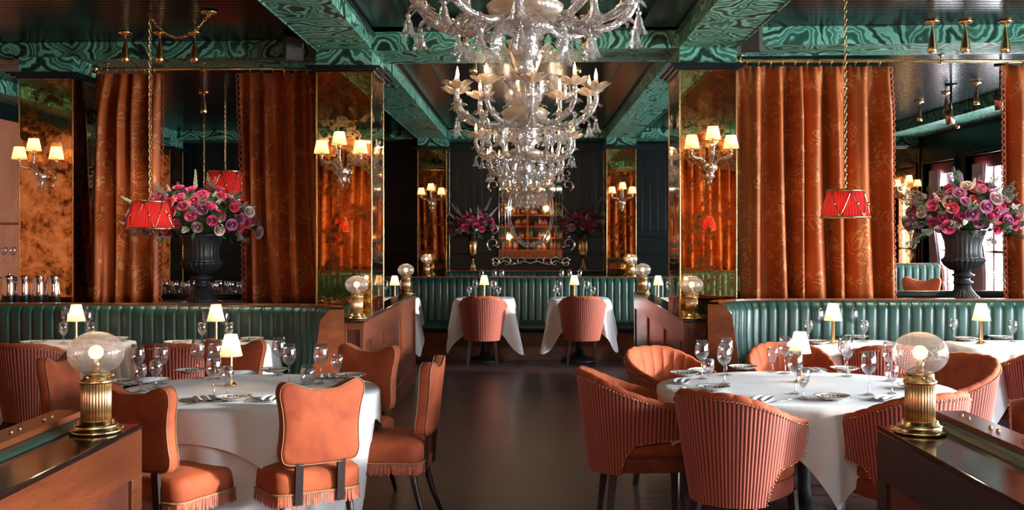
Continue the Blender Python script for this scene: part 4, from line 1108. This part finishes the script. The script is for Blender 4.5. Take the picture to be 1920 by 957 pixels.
    plume_me = leaf_mesh(MB(), [(.06, 0, -.58), (.14, 0, -.45), (.23, 0, -.40), (.30, 0, -.45), (.31, 0, -.54), (.27, 0, -.58)], .036, 6, 1).mesh('curled_leaf', [M['crystal']])
    leafup_me = leaf_mesh(MB(), [(.04, 0, -.45), (.10, 0, -.33), (.14, 0, -.22), (.20, 0, -.17), (.24, 0, -.20)], .030, 6, 1).mesh('upright_leaf', [M['crystal_gold']])
    mb = MB().tube(spline([(.03, 0, -.44), (.09, 0, -.28), (.16, 0, -.20), (.21, 0, -.24)], 6), .004, 6)
    mb.ball((.215, 0, -.25), .018, 10, 6)
    for k in range(6):
        a = 2*PI*k/6; leaf_mesh(mb, [(.215, 0, -.25), (.215+.03*math.cos(a), .03*math.sin(a), -.262), (.215+.05*math.cos(a), .05*math.sin(a), -.245)], .017, 3)
    stalk_me = mb.mesh('flower_stalk', [M['crystal_gold']])
    drop_me = leaf_mesh(MB(), [(.10, 0, -.69), (.17, 0, -.74), (.18, 0, -.82), (.15, 0, -.88)], .028, 6, 1).mesh('hanging_leaf', [M['crystal']])
    for i in range(10):
        a = 2*PI*(i+.25)/10
        arm = inst('arm', arm_me, r, rot=(0, 0, a))
        for nm, me in (('drip_pan', cup_me), ('candle_bulb', bulb_me), ('glass_bell', bell_me), ('glass_bell', bell2_me)): inst(nm, me, arm)
        for x, z, k_ in ((.44, -.67, 1), (.49, -.59, .95), (.30, -.73, .9)): inst('glass_flower', fl_me, arm, (x, 0, z), (0, 0, 0), k_)
        inst('curled_leaf', plume_me, r, rot=(0, 0, a+PI/10))
    for i in range(7):
        a = 2*PI*i/7
        inst('upright_leaf', leafup_me, r, rot=(0, 0, a+.2)); inst('flower_stalk', stalk_me, r, rot=(0, 0, a+.65)); inst('hanging_leaf', drop_me, r, rot=(0, 0, a+.4))
    return r
chd = make_chandelier(); used = False
G = 'blown glass chandeliers down the aisle'
for y, dz, rz, lab in ((4.55, .03, .1, 'nearest glass chandelier, cut by the top of the picture'), (7.45, -.09, .25, 'second glass chandelier from the front, whole in view with glowing candle bulbs'),
                   (10.8, -.11, .0, 'third glass chandelier from the front'), (14.0, -.10, .3, 'farthest glass chandelier, hanging just before the ornate mirror')):
    put(chd, used, (-.018*y/7.45*1.0, y, CZ+.01+dz), rz, lab, G); used = True
for o in [x for x in col.objects if x.name.startswith('glass_chandelier')]:
    for ch in o.children:
        if ch.name.startswith('ceiling_rose'): ch.location.z = CZ+.06-o.location.z-.058

# ------------------------------------------------------------------ tableware
def prof_glass(kind):
    if kind == 'tall': R_, bz, h, st = .041, .105, .225, .034
    if kind == 'small': R_, bz, h, st = .034, .060, .150, .030
    out = [(0, .001), (st, .001), (st, .003), (.012, .007), (.0042, .014), (.0036, bz*.6), (.0040, bz-.006), (.012, bz+.002), (R_*.72, bz+.018), (R_*.97, bz+.040), (R_, bz+.055), (R_*.93, bz+.085), (R_*.78, h)]
    inn = [(R_*.78-.0012, h), (R_*.93-.0015, bz+.085), (R_-.0015, bz+.055), (R_*.95, bz+.040), (R_*.68, bz+.021), (0, bz+.006)]
    return out+inn
G_ME = {k: MB().lathe(prof_glass(k), 22).mesh('wine_glass', [M['glass']]) for k in ('tall', 'small')}
G_ME['tumbler'] = MB().lathe([(0, .001), (.026, .001), (.036, .012), (.043, .04), (.042, .07), (.033, .108), (.032, .108), (.0405, .07), (.0415, .04), (.034, .015), (0, .008)], 22).mesh('tumbler', [M['glass']])
G_ME['plain'] = MB().lathe([(0, .001), (.027, .001), (.034, .11), (.033, .11), (.0255, .008), (0, .008)], 14).mesh('tumbler', [M['glass']])
PL = MB().lathe([(0, 0), (.045, 0), (.052, .004), (.070, .010), (.090, .020), (.0925, .0225), (.089, .0225), (.068, .0135), (.05, .0085), (0, .008)], 48).mesh('painted_plate', [M['plate']])
mb = MB(); mb.grid(lambda u, v: ((-.0035-.008*math.exp(-((u-.93)/.07)**2) if v < .5 else .0035+.008*math.exp(-((u-.93)/.07)**2)), -.09+.12*u, .002+.006*u*(1-u)), 16, 1)
for k in range(4): mb.box(-.0105+k*.006, -.0075+k*.006, .028, .075, .003, .005)
FK = mb.mesh('fork', [M['silver']])
KN = MB().slab([(-.005, -.10), (.005, -.10), (.006, -.01), (.010, .0), (.009, .08), (.002, .105), (-.004, .08), (-.005, 0)], .001, .005, .001).mesh('knife', [M['silver']])
def nap(u, v): return ((u-.5)*.10*(1+.1*math.sin(v*5)), (v-.5)*.19, .006+.014*abs(math.sin(u*PI*2.5))*(.5+.5*math.sin(v*3+.4)))
NP = MB().grid(nap, 20, 10).grid(lambda u, v: ((.5-u)*.10, (v-.5)*.19, .002), 1, 1).mesh('folded_napkin', [M['cloth']])
def ware(kind, px, py, z, lab, rz=0):
    y = AY(py, z); x = AX(px, y)
    names = dict(tall=('wine_glass', 'wine glass', 'stemmed glasses on the tables'), small=('water_goblet', 'water goblet', 'water goblets on the tables'), tumbler=('stemless_glass', 'glass', None),
                 plate=('painted_plate', 'plate', 'small painted plates'), fork=('fork', 'fork', 'silver forks'), knife=('knife', 'knife', 'silver knives'), napkin=('folded_napkin', 'napkin', 'folded linen napkins'))
    me = G_ME.get(kind) or dict(plate=PL, fork=FK, knife=KN, napkin=NP)[kind]
    o = inst(names[kind][0], me, None, (x, y, z+.004), (0, 0, R(rz)))
    return tag(o, lab, names[kind][1], names[kind][2])
ZR, ZL2, ZR2, ZF = .751, .80, .82, .79
LT, RT = 'on the left round table', 'on the right round table'
for k, px, py, lab in (
    ('small', 292, 729, f'water goblet {LT}, second one right of the smoky globe'),
    ('tall', 302, 722, f'tall wine glass {LT}, rearmost beside the smoky globe'),
    ('small', 263, 736, f'water goblet {LT}, the one closest to the smoky globe'),
    ('tall', 258, 722, f'tall wine glass {LT}, between globe lamp and napkin'),
    ('tall', 371, 711, f'wine glass {LT} standing before the shadowed ribbed chair back'),
    ('tall', 401, 750, f'tall wine glass {LT} standing beside the painted plate and knife'),
    ('small', 426, 743, f'water goblet {LT} right in front of the little lamp'),
    ('tall', 403, 712, f'wine glass {LT} left behind the little lamp'),
    ('tall', 523, 705, f'wine glass {LT} overlapped by another, right of the little lamp'),
    ('tall', 542, 721, f'wine glass {LT} left of the stemless tumbler'),
    ('tumbler', 577, 722, f'stemless tumbler {LT} above the velvet chair back'),
    ('tall', 602, 721, f'tall wine glass {LT} right of the stemless tumbler'),
    ('small', 632, 716, f'water goblet {LT} nearest the aisle'),
    ('small', 1328, 725, f'water goblet {RT} in front of the napkin with fork'),
    ('tall', 1316, 712, f'wine glass {RT} nearest the aisle'),
    ('tall', 1358, 722, f'tall wine glass {RT} before the curved banquette end'),
    ('tall', 1362, 705, f'wine glass {RT} behind the one by the banquette end'),
    ('small', 1449, 699, f'water goblet {RT} in front of the far barrel chair'),
    ('tall', 1472, 702, f'tall wine glass {RT} immediately left of the little lamp'),
    ('tall', 1491, 740, f'tall wine glass {RT} covering the foot of the little lamp'),
    ('small', 1506, 749, f'water goblet {RT} in front of the little lamp'),
    ('tall', 1589, 707, f'tall wine glass {RT} behind the red plate'),
    ('tall', 1584, 700, f'wine glass {RT} overlapped by the tall one behind the red plate'),
    ('tall', 1629, 742, f'tall wine glass {RT} standing alone right of the painted plate'),
    ('small', 1672, 740, f'water goblet {RT} left of the clear etched globe'),
    ('tall', 1668, 716, f'tall wine glass {RT} touching the clear etched globe'),
    ('plate', 437, 752, f'blue painted plate {LT} with fork beside it'),
    ('plate', 356, 701, f'painted plate {LT}, far rim, left of the lamp'),
    ('plate', 513, 699, f'painted plate {LT}, far rim, right of the lamp'),
    ('plate', 658, 710, f'painted plate {LT} at its aisle edge'),
    ('plate', 228, 722, f'painted plate {LT} half hidden by the smoky globe'),
    ('plate', 1284, 706, f'painted plate {RT} beside the pleated barrel chair'),
    ('plate', 1337, 733, f'painted plate {RT} behind the nearest barrel chair back'),
    ('plate', 1393, 694, f'painted plate {RT} at the far rim, by the banquette end'),
    ('plate', 1560, 751, f'red painted plate {RT} between the two near chairs'),
    ('plate', 1584, 697, f'painted plate {RT} at the far rim, right of the lamp'),
    ('plate', 1715, 730, f'painted plate {RT} behind the clear etched globe'),
    ('napkin', 383, 752, f'folded napkin {LT} under the knife'),
    ('napkin', 508, 751, f'folded napkin {LT} right of the blue plate'),
    ('napkin', 452, 703, f'folded napkin {LT} behind the lamp'),
    ('napkin', 285, 716, f'folded napkin {LT} among the left cluster of glasses'),
    ('napkin', 612, 709, f'folded napkin {LT} between the right glasses'),
    ('napkin', 1277, 718, f'folded napkin {RT} nearest the aisle'),
    ('napkin', 1312, 697, f'folded napkin {RT} behind the aisle-side glasses'),
    ('napkin', 1430, 752, f'folded napkin {RT} behind the nearest barrel chair'),
    ('napkin', 1525, 697, f'folded napkin {RT} behind the lamp'),
    ('napkin', 1660, 750, f'folded napkin {RT} before the clear globe'),
    ('fork', 478, 750, f'fork {LT} beside the blue plate'), ('knife', 388, 757, f'knife {LT} lying left of the blue plate'),
    ('fork', 286, 735, f'fork {LT} under the left glasses'), ('fork', 1290, 716, f'fork {RT} on the napkin nearest the aisle'),
    ('knife', 1268, 731, f'knife {RT} at the rim nearest the aisle'), ('fork', 1400, 748, f'fork {RT} behind the nearest barrel chair back'), ('knife', 1466, 754, f'knife {RT} pointing at the red plate'),
    ('fork', 1600, 748, f'fork {RT} just right of the red plate'), ('fork', 1543, 697, f'fork {RT} at the far rim behind the lamp')):
    ware(k, px, py, ZR, lab, {'napkin': (px*7) % 90-45, 'fork': 35, 'knife': -50}.get(k, 0))
for z, tx, lst in (
    (ZL2+.002, 'on the square table nearest the silver jugs', (('tall', 124, 636, 'left of the lamp'), ('small', 119, 645, 'small, left of the lamp'), ('tall', 164, 637, 'right of the lamp'), ('small', 171, 645, 'small, right of the lamp'), ('plate', 62, 647, 'left side'), ('plate', 218, 640, 'right side'))),
    (ZL2+.002, 'on the square table below the left urn', (('tall', 388, 636, 'left of the lamp'), ('small', 379, 645, 'small, left of the lamp'), ('tall', 421, 637, 'right of the lamp'), ('small', 430, 645, 'small, right of the lamp'), ('plate', 330, 647, 'left side'), ('plate', 473, 640, 'right side'))),
    (ZR2+.002, 'on the square table below the bright curtain', (('tall', 1535, 634, 'left of the lamp'), ('small', 1516, 641, 'small, left of the lamp'), ('tall', 1599, 634, 'right of the lamp'), ('small', 1621, 641, 'small, right of the lamp'), ('plate', 1534, 646, 'left side'), ('plate', 1606, 636, 'right side'))),
    (ZR2+.002, 'on the square table below the right urn', (('small', 1788, 638, 'left of the lamp'), ('small', 1899, 642, 'right of the lamp'), ('plate', 1812, 640, 'left side'), ('plate', 1876, 637, 'right side'))),
    (ZF+.002, 'on the far table left of the aisle centre', (('tall', 891, 559, 'left of its lamp'), ('small', 880, 561, 'small, left of its lamp'), ('tall', 926, 559, 'right of its lamp'), ('small', 935, 561, 'small, right of its lamp'))),
    (ZF+.002, 'on the far table right of the aisle centre', (('tall', 1048, 559, 'left of its lamp'), ('small', 1042, 561, 'small, left of its lamp'), ('tall', 1100, 559, 'right of its lamp'), ('small', 1112, 561, 'small, right of its lamp'))),
    (.852, 'on the last table left of centre before the end wall', (('tall', 903, 535, 'outer'), ('tall', 927, 535, 'second'), ('tall', 941, 535, 'third'))),
    (.852, 'on the last table right of centre before the end wall', (('tall', 1053, 535, 'inner'), ('tall', 1068, 535, 'middle'), ('tall', 1087, 535, 'outer')))):
    for k, px, py, w_ in lst:
        nm = {'tall': 'wine glass', 'small': 'water goblet', 'plate': 'white plate with dark rim'}[k]
        ware(k, px, py, z, f'{nm} {tx}, {w_}' if not w_.startswith('small') else f'{nm} {tx}, {w_[7:]}')
for px, y, z, lab in ((755, 13.35, .795, 'goblet just right of the lamp behind the left partition end'), (1214, 13.25, .795, 'wine glass left of the lamp behind the right partition end'), (1255, 13.25, .795, 'wine glass right of the lamp behind the right partition end'), (723, 13.4, .795, 'wine glass left of the lamp behind the left partition end')):
    tag(inst('wine_glass', G_ME['tall'], None, (AX(px, y), y, z+.003)), lab, 'wine glass')

# ------------------------------------------------------------------ flowers and urns
def rose_mesh(nm):
    mb = MB()
    def petal(a0, r, h, w, open_):
        def fn(u, v):
            a = a0+(u-.5)*w; rr = r*(.25+.75*math.sin(v*PI/2)**.8)*(1+open_*v*v)
            return (rr*math.cos(a), rr*math.sin(a), h*v*(1-.18*(2*u-1)**2)-open_*h*.25*v*v*v)
        mb.grid(fn, 4, 3)
    for i in range(5): petal(2*PI*i/5, .026, .026, 1.75, .45)
    for i in range(4): petal(2*PI*i/4+.4, .020, .032, 1.9, .15)
    for i in range(3): petal(2*PI*i/3+.9, .013, .034, 2.4, 0)
    mb.lathe([(.004, .02), (.007, .03), (.004, .033)], 6)
    return mb.mesh('rose', [M[nm]])
ROSE = {k: rose_mesh(k) for k in ('rose_crimson', 'rose_pink', 'rose_mauve', 'rose_dusty', 'rose_cream')}
def stock_mesh(nm):
    mb = MB(); rd = random.Random(4)
    mb.tube([(0, 0, -.05), (0, 0, .14)], .002, 5, mat=1)
    for i in range(30):
        t = i/30; a = i*2.4; r = .020*(1-.75*t); s_ = .011*(1-.6*t)
        mb.ball((r*math.cos(a), r*math.sin(a), .02+t*.12), s_, 6, 4)
    return mb.mesh('stock_spike', [M[nm], M['leaf']])
STOCK = [stock_mesh('white_bloom'), stock_mesh('lilac_bloom')]
lf = MB(); leaf_mesh(lf, [(0, 0, 0), (.0, 0, .03), (.012, 0, .06), (.03, 0, .08)], .018, 3); LEAF = lf.mesh('leaf', [M['leaf']])
mb = MB(); rd = random.Random(9)
for i in range(7):
    a = rd.uniform(0, 6.3); e = Vector((.03*math.cos(a), .03*math.sin(a), .13+rd.uniform(-.03, .03))); mb.tube([(0, 0, -.03), e*.5, e], .0012, 4)
    for j in range(9):
        p = e*(.35+.65*j/9); b = rd.uniform(0, 6.3); mb.ball(p+Vector((.009*math.cos(b), .009*math.sin(b), 0)), .0045, 5, 3)
SPRIG = mb.mesh('sprig', [M['leaf_grey']])
def bouquet(lab, loc, rx, rz, nrose, nstock, nleaf, nsprig, seed, tall=(), s=1.0, dense=(2, 3, 3, 2, 1), low=-.25):
    b = thing('flower_arrangement', lab, 'flowers', loc, 0, 'rose arrangements'); rd = random.Random(seed)
    names = sum([[k]*n for k, n in zip(ROSE, dense)], [])
    def place(me, nm, d, k, sc_, tilt=.35):
        p = Vector((d.x*rx*k, d.y*rx*.85*k, rz*(.30+d.z*.72*k)))
        q = (d+Vector((rd.uniform(-tilt, tilt), rd.uniform(-tilt, tilt)-.15, rd.uniform(-tilt, tilt)))).normalized()
        inst(nm, me, b, p, q.to_track_quat('Z', 'Y').to_euler(), sc_)
    def dirn(i, n, lo):
        z = 1-(i+.5)/n*(1-lo); a = i*2.39996+seed; r_ = math.sqrt(max(0, 1-z*z)); return Vector((r_*math.cos(a), r_*math.sin(a), z))
    for i in range(nrose): place(ROSE[rd.choice(names)], 'rose', dirn(i, nrose, low), rd.uniform(.78, 1.08), rd.uniform(1.15, 1.6)*s)
    for i in range(nstock): place(STOCK[rd.random() < .35], 'stock_spike', dirn(i+.3, nstock, low), rd.uniform(.78, 1.0), rd.uniform(.6, .9)*s)
    for i in range(nleaf): place(LEAF, 'leaf', dirn(i+.6, nleaf, low-.2), rd.uniform(.65, .95), rd.uniform(.8, 1.4)*s, .9)
    for i in range(nsprig): place(SPRIG, 'sprig', dirn(i+.1, nsprig, low-.25), rd.uniform(.75, 1.0), rd.uniform(.8, 1.3)*s)
    for dx, dy, dz, L, kind in tall:
        p = Vector((dx*.80, dy, dz*.85)); q = Vector((dx*.9, dy, max(.25, dz))).normalized()
        o = inst('stock_spike', STOCK[kind], b, p, q.to_track_quat('Z', 'Y').to_euler(), (s*.75, s*.75, L*s*.95))
    mb = MB(); mb.ball((0, 0, rz*.50), 1, 14, 8, sc_=(rx*.62, rx*.5, rz*.45)); mb.build('foliage', M['leaf'], b)['kind'] = 'stuff'
    return b
def make_urn(lab, x, y, z, k=1.0):
    u = thing('urn', lab, 'urn', (x, y, z), 0, 'black cast-iron urns'); u.scale = (k,)*3
    fl_ = lambda n, a_: (lambda a, rr, zz, j: (rr*(1+a_*abs(math.sin(a*n/2))-a_/2), zz))
    MB().box(-.135, .135, -.135, .135, 0, .02).build('plinth', M['iron'], u, .004)
    MB().lathe([(.125, .02), (.12, .035), (.095, .06), (.065, .10), (.052, .135)], 96, mod=fl_(24, .07)).build('foot', M['iron'], u)
    MB().lathe([(.05, .13), (.075, .145), (.078, .155), (.058, .165), (.050, .18), (.064, .195), (.085, .205), (.088, .215), (.06, .225), (.055, .245)], 48).build('stem', M['iron'], u)
    MB().lathe([(.055, .24), (.10, .255), (.14, .285), (.163, .325), (.166, .335), (.15, .345)], 108, mod=fl_(26, .08)).build('gadrooned_bowl', M['iron'], u)
    MB().lathe([(.15, .34), (.135, .36), (.130, .42), (.138, .48), (.155, .53), (.172, .555), (.178, .562), (.172, .57), (.15, .56), (.12, .50), (0, .48)], 108, mod=lambda a, rr, zz, j: (rr*(1+(.05 if j < 5 else 0)*abs(math.sin(a*13))), zz)).build('fluted_body', M['iron'], u)
    return u
make_urn('black fluted cast-iron urn under the shadowed left flowers', AX(378, 8.72), 8.72, 1.032)
make_urn('black fluted cast-iron urn under the bright right flowers', AX(1806, 8.56), 8.56, 1.062)
bouquet('shadowed arrangement of pink and mauve roses in the left urn', (AX(368, 8.72), 8.70, 1.57), .48, .38, 95, 26, 90, 26, 3,
        ((-.56, -.05, .30, 1.3, 0), (-.58, -.05, .08, 1.2, 0), (.0, .0, .45, 1.4, 0), (.16, .1, .33, 1.1, 0), (-.22, 0, .38, 1.0, 0)), .95)
bouquet('full bright arrangement of crimson, pink and mauve roses in the right urn', (AX(1806, 8.56), 8.54, 1.60), .42, .38, 95, 34, 70, 46, 8,
        ((-.02, 0, .42, 1.0, 1), (-.5, -.05, .10, 1.0, 0), (.46, -.1, .05, 1.2, 0), (.40, -.05, .18, 1.0, 0)), 1.0)
def make_vase(lab, x, y, z):
    v = thing('brass_vase', lab, 'vase', (x, y, z), 0, 'tall brass trumpet vases')
    MB().lathe([(0, 0), (.062, 0), (.065, .012), (.05, .02), (.05, .05), (.03, .10), (.016, .14), (.014, .155)], 24).build('foot', M['brass'], v)
    MB().lathe([(.014, .15), (.022, .158), (.022, .165), (.012, .175), (.03, .19), (.055, .22), (.068, .27), (.072, .36), (.076, .56), (.074, .56), (.066, .30), (0, .22)], 32).build('body', M['brass'], v)
t = thing('ledge', 'dark ledge under the ornate mirror carrying two tall vases', 'ledge', (-.02, 16.66, 0)); MB().box(-1.17, 1.17, -.14, .14, .99, 1.04).build('top', M['mahogany'], t, .004); MB().box(-1.15, 1.15, -.12, .12, 0, .99).build('body', M['greenblack'], t)
for px_, sd, lab in ((887, 5, 'left'), (1093, 11, 'right')):
    x = AX(px_, 16.60); make_vase(f'tall brass trumpet vase on the {lab} of the ornate mirror', x, 16.60, 1.04)
    s_ = -1 if lab == 'left' else 1
    bouquet(f'pink and red roses in the tall brass vase {lab} of the ornate mirror', (x, 16.55, 1.58), .29, .34, 46, 20, 30, 14, sd,
            ((-.26, 0, .36, 1.6, 1), (-.32, -.02, .28, 1.4, 0), (.22, 0, .42, 1.7, 1), (.30, -.02, .32, 1.5, 0)), 1.15, (4, 5, 3, 1, 0), -.1)

# ------------------------------------------------------------------ ornate mirror on the end wall
om = thing('ornate_mirror', 'large ornate etched-glass wall mirror with an oval beaded ring and scrolled crest and foot', 'mirror', (AX(995, 16.8), 16.80, 1.12))
W2, HH = .50, 1.50
mb = MB()
MB().box(-W2, W2, -.015, .015, .10, HH).build('mirror_panel', M['mirror'], om, .01)
for x in (-W2, -W2+.10, W2-.10, W2):
    MB().tube([(x, -.025, .10), (x, -.025, HH)], .010, 8).build('edge_strip', M['etched_silver'], om)
for z in (.10, HH): MB().tube([(-W2, -.025, z), (W2, -.025, z)], .010, 8).build('edge_strip', M['etched_silver'], om)
ov = lambda a, k: (.36*k*math.cos(a), -.035, .84+.56*k*math.sin(a))
MB().tube([ov(2*PI*i/64, 1) for i in range(64)], .016, 8, closed=True).build('oval_ring', M['silver'], om)
MB().tube([ov(2*PI*i/64, .90) for i in range(64)], .010, 8, closed=True).build('oval_ring', M['silver'], om)
mb = MB()
for i in range(84): mb.ball(ov(2*PI*i/84, .95), .0125, 8, 5)
for x in (-W2+.05, W2-.05):
    for i in range(44): mb.ball((x, -.025, .14+i*.031), .009, 6, 4)
mb.build('bead', M['silver'], om)['kind'] = 'stuff'
def scroll(cx, cz, r, turns, a0, s_):
    return [(cx+s_*r*(1-.75*t)*math.cos(a0+turns*2*PI*t), -.03, cz+r*(1-.75*t)*math.sin(a0+turns*2*PI*t)) for t in [i/26 for i in range(27)]]
for s_ in (-1, 1):
    for pts in (scroll(s_*.38, .04, .10, .9, .3, s_), scroll(s_*.56, .03, .08, 1.0, 1.2, s_), scroll(s_*.16, .05, .08, .8, .2, -s_), scroll(s_*(W2+.09), .33, .11, 1.0, -1.2, s_), scroll(s_*(W2+.09), .55, .09, 1.0, 1.4, s_),
                scroll(s_*(W2+.08), 1.25, .10, 1.0, -1.2, s_), scroll(s_*(W2+.07), 1.45, .09, 1.0, 1.4, s_), scroll(s_*.36, HH+.08, .12, 1, 3.3, s_), scroll(s_*.15, HH+.12, .12, 1, 3.0, s_)):
        MB().tube(pts, [.022-.010*i/26 for i in range(27)], 8, rib=lambda a, i: 1+.15*math.sin(a*4+i)).build('glass_scroll', M['etched_silver'], om)
    for x, z in ((.44, .10), (.60, .08), (.26, .02), (W2+.10, .44), (W2+.02, .28), (W2+.09, 1.36), (.25, HH+.1), (W2, HH)):
        MB().ball((s_*x, -.035, z), .026, 10, 6, sc_=(1, .5, 1)).lathe([(.012, -.05), (.016, -.04), (.0, -.03)], 8).build('rosette', M['silver'], om)
    MB().tube(spline([(s_*.60, -.03, .05), (s_*.50, -.03, .02), (s_*.40, -.03, .06), (s_*.28, -.03, .0), (s_*.12, -.03, .05), (s_*.0, -.03, .02)], 8), .014, 8).build('glass_scroll', M['etched_silver'], om)
mb = MB()
for k in range(7):
    a = R(-90+(k-3)*22); leaf_mesh(mb, [(0, -.03, .10), (.05*math.cos(a), -.05, .10+.05*math.sin(a)), (.11*math.cos(a), -.03, .10+.11*math.sin(a))], .016, 4)
mb.build('shell', M['etched_silver'], om)
mb = MB()
for k in range(9):
    a = R(90+(k-4)*20); leaf_mesh(mb, [(0, -.03, HH), (.09*math.cos(a), -.05, HH+.12*math.sin(a)), (.18*math.cos(a), -.03, HH+.24*math.sin(a))], .03, 4)
mb.build('crest', M['etched_silver'], om)

# ------------------------------------------------------------------ silver jugs, service pieces
jug = thing('silver_jug', 'x', 'jug')
MB().lathe([(0, 0), (.058, 0), (.060, .006), (.050, .10), (.046, .165), (.049, .178), (.047, .178), (.044, .16), (.048, .10), (.056, .01), (0, .008)], 36).build('body', M['silver'], jug)
MB().lathe([(.046, .176), (.03, .186), (.008, .190), (.010, .20), (0, .207)], 24).build('lid', M['silver'], jug)
MB().tube(spline([(-.044, 0, .165), (-.075, 0, .175), (-.098, 0, .14), (-.092, 0, .10), (-.065, 0, .06), (-.050, 0, .035)], 8), .0055, 8).build('handle', M['silver'], jug)
MB().tube(spline([(.044, 0, .13), (.06, 0, .15), (.066, 0, .175)], 5), [.016]*5+[.012]*6, 10).build('spout', M['silver'], jug)
used = False
for px_, lab in ((20, 'silver jug at the left picture edge, darkest of the row'), (48, 'second silver jug from the left edge'), (76, 'third silver jug from the left edge'), (104, 'silver jug at the right end of the row, beside the gilt column edge')):
    put(jug, used, (AX(px_-3, 8.68), 8.70-.02, 1.05), R(8), lab, 'silver jugs on the service ledge', 1.14); used = True
sd_ = thing('service_counter', 'dark counter massed with glasses behind the left urn', 'counter', (-2.95, 10.2, .15))
MB().box(-.95, 1.0, -.25, .35, .80, .85).build('top', M['ledge'], sd_); MB().box(-.9, .95, -.2, .3, 0, .80).build('body', M['darkwood'], sd_)
g0 = None
for j in range(5):
    for i in range(17):
        x = -3.72+i*.088+(j % 2)*.03; y = 9.99+j*.105
        o = inst('tumbler', G_ME['plain'] if (i+j) % 3 else G_ME['small'], None, (x, y, 1.001))
        tag(o, 'clear glass massed on the dark counter behind the left urn, in its %s row' % ('front', 'second', 'middle', 'fourth', 'rearmost')[j], 'glass', 'glasses massed on the counter')
tr = thing('service_trolley', 'metal service trolley with shelves at the left picture edge', 'trolley', (-5.35, 10.9, .15))
for x in (-.30, .30):
    for y in (-.2, .2): MB().tube([(x, y, 0), (x, y, 1.45)], .012, 8).build('post', M['copper'], tr)
for z in (.35, .85, 1.15): MB().box(-.30, .30, -.2, .2, z, z+.02).build('shelf', M['silver'], tr)
MB().tube(spline([(.30, -.2, 1.40), (.30, -.2, 1.5), (.27, -.2, 1.55), (-.27, -.2, 1.55), (-.30, -.2, 1.5), (-.30, -.2, 1.40)], 5), .012, 8).build('handle', M['copper'], tr)
for i in range(6):
    tag(inst('tumbler', G_ME['small'], None, (-5.58+i*.092, 10.80, 1.322)), 'upturned glass on the top shelf of the trolley', 'glass', 'glasses on the trolley')
for i in range(2):
    for k in range(7):
        tag(inst('stacked_plate', PL, None, (-5.52+i*.25, 10.86, 1.022+k*.014)), 'plate in the %s pile on the trolley' % ('outer', 'inner')[i], 'plate', 'plates piled on the trolley')
# bright bay behind the right urn
banquette('green leather banquette in the bright bay behind the right urn', [(4.25, 12.9), (4.95, 12.9)], -1, 1.24, zb=.2, endpanel=[1])
square(4.75, 11.1, .36, .34, .98, 0, 'square table in the bright bay behind the right urn', 'white tablecloth in the bright bay behind the right urn', 31)
for x, y, k, lab in ((4.48, 10.95, 'tall', 'wine glass in the bright bay left of the right urn stem'), (4.36, 11.1, 'small', 'goblet in the bright bay left of the right urn stem'), (4.78, 11.0, 'tall', 'wine glass in the bright bay right of the right urn stem'), (4.9, 10.95, 'small', 'goblet in the bright bay right of the right urn stem'), (5.02, 11.2, 'tall', 'wine glass in the bright bay beside the edge curtain')):
    tag(inst('wine_glass', G_ME[k], None, (x, y, .987)), lab, 'wine glass')
tag(inst('folded_napkin', NP, None, (4.62, 10.9, .987), (0, 0, 1.2)), 'folded napkin in the bright bay behind the right urn', 'napkin')
for a in range(0): pass
# floor grilles in the far banquette plinth
for x, lab in ((.05, 'slotted wooden grille in the far banquette plinth between the chairs'), (1.2, 'slotted wooden grille in the far banquette plinth beside the right chair')):
    t = thing('floor_grille', lab, 'grille', (x, 13.64-.055*x, 0))
    MB().box(-.18, .18, -.012, 0, .02, .15).build('backing', M['black_gloss'], t)
    for k in range(5): MB().box(-.18, .18, -.022, -.010, .03+k*.025, .042+k*.025).build('slat', M['mahogany'], t)
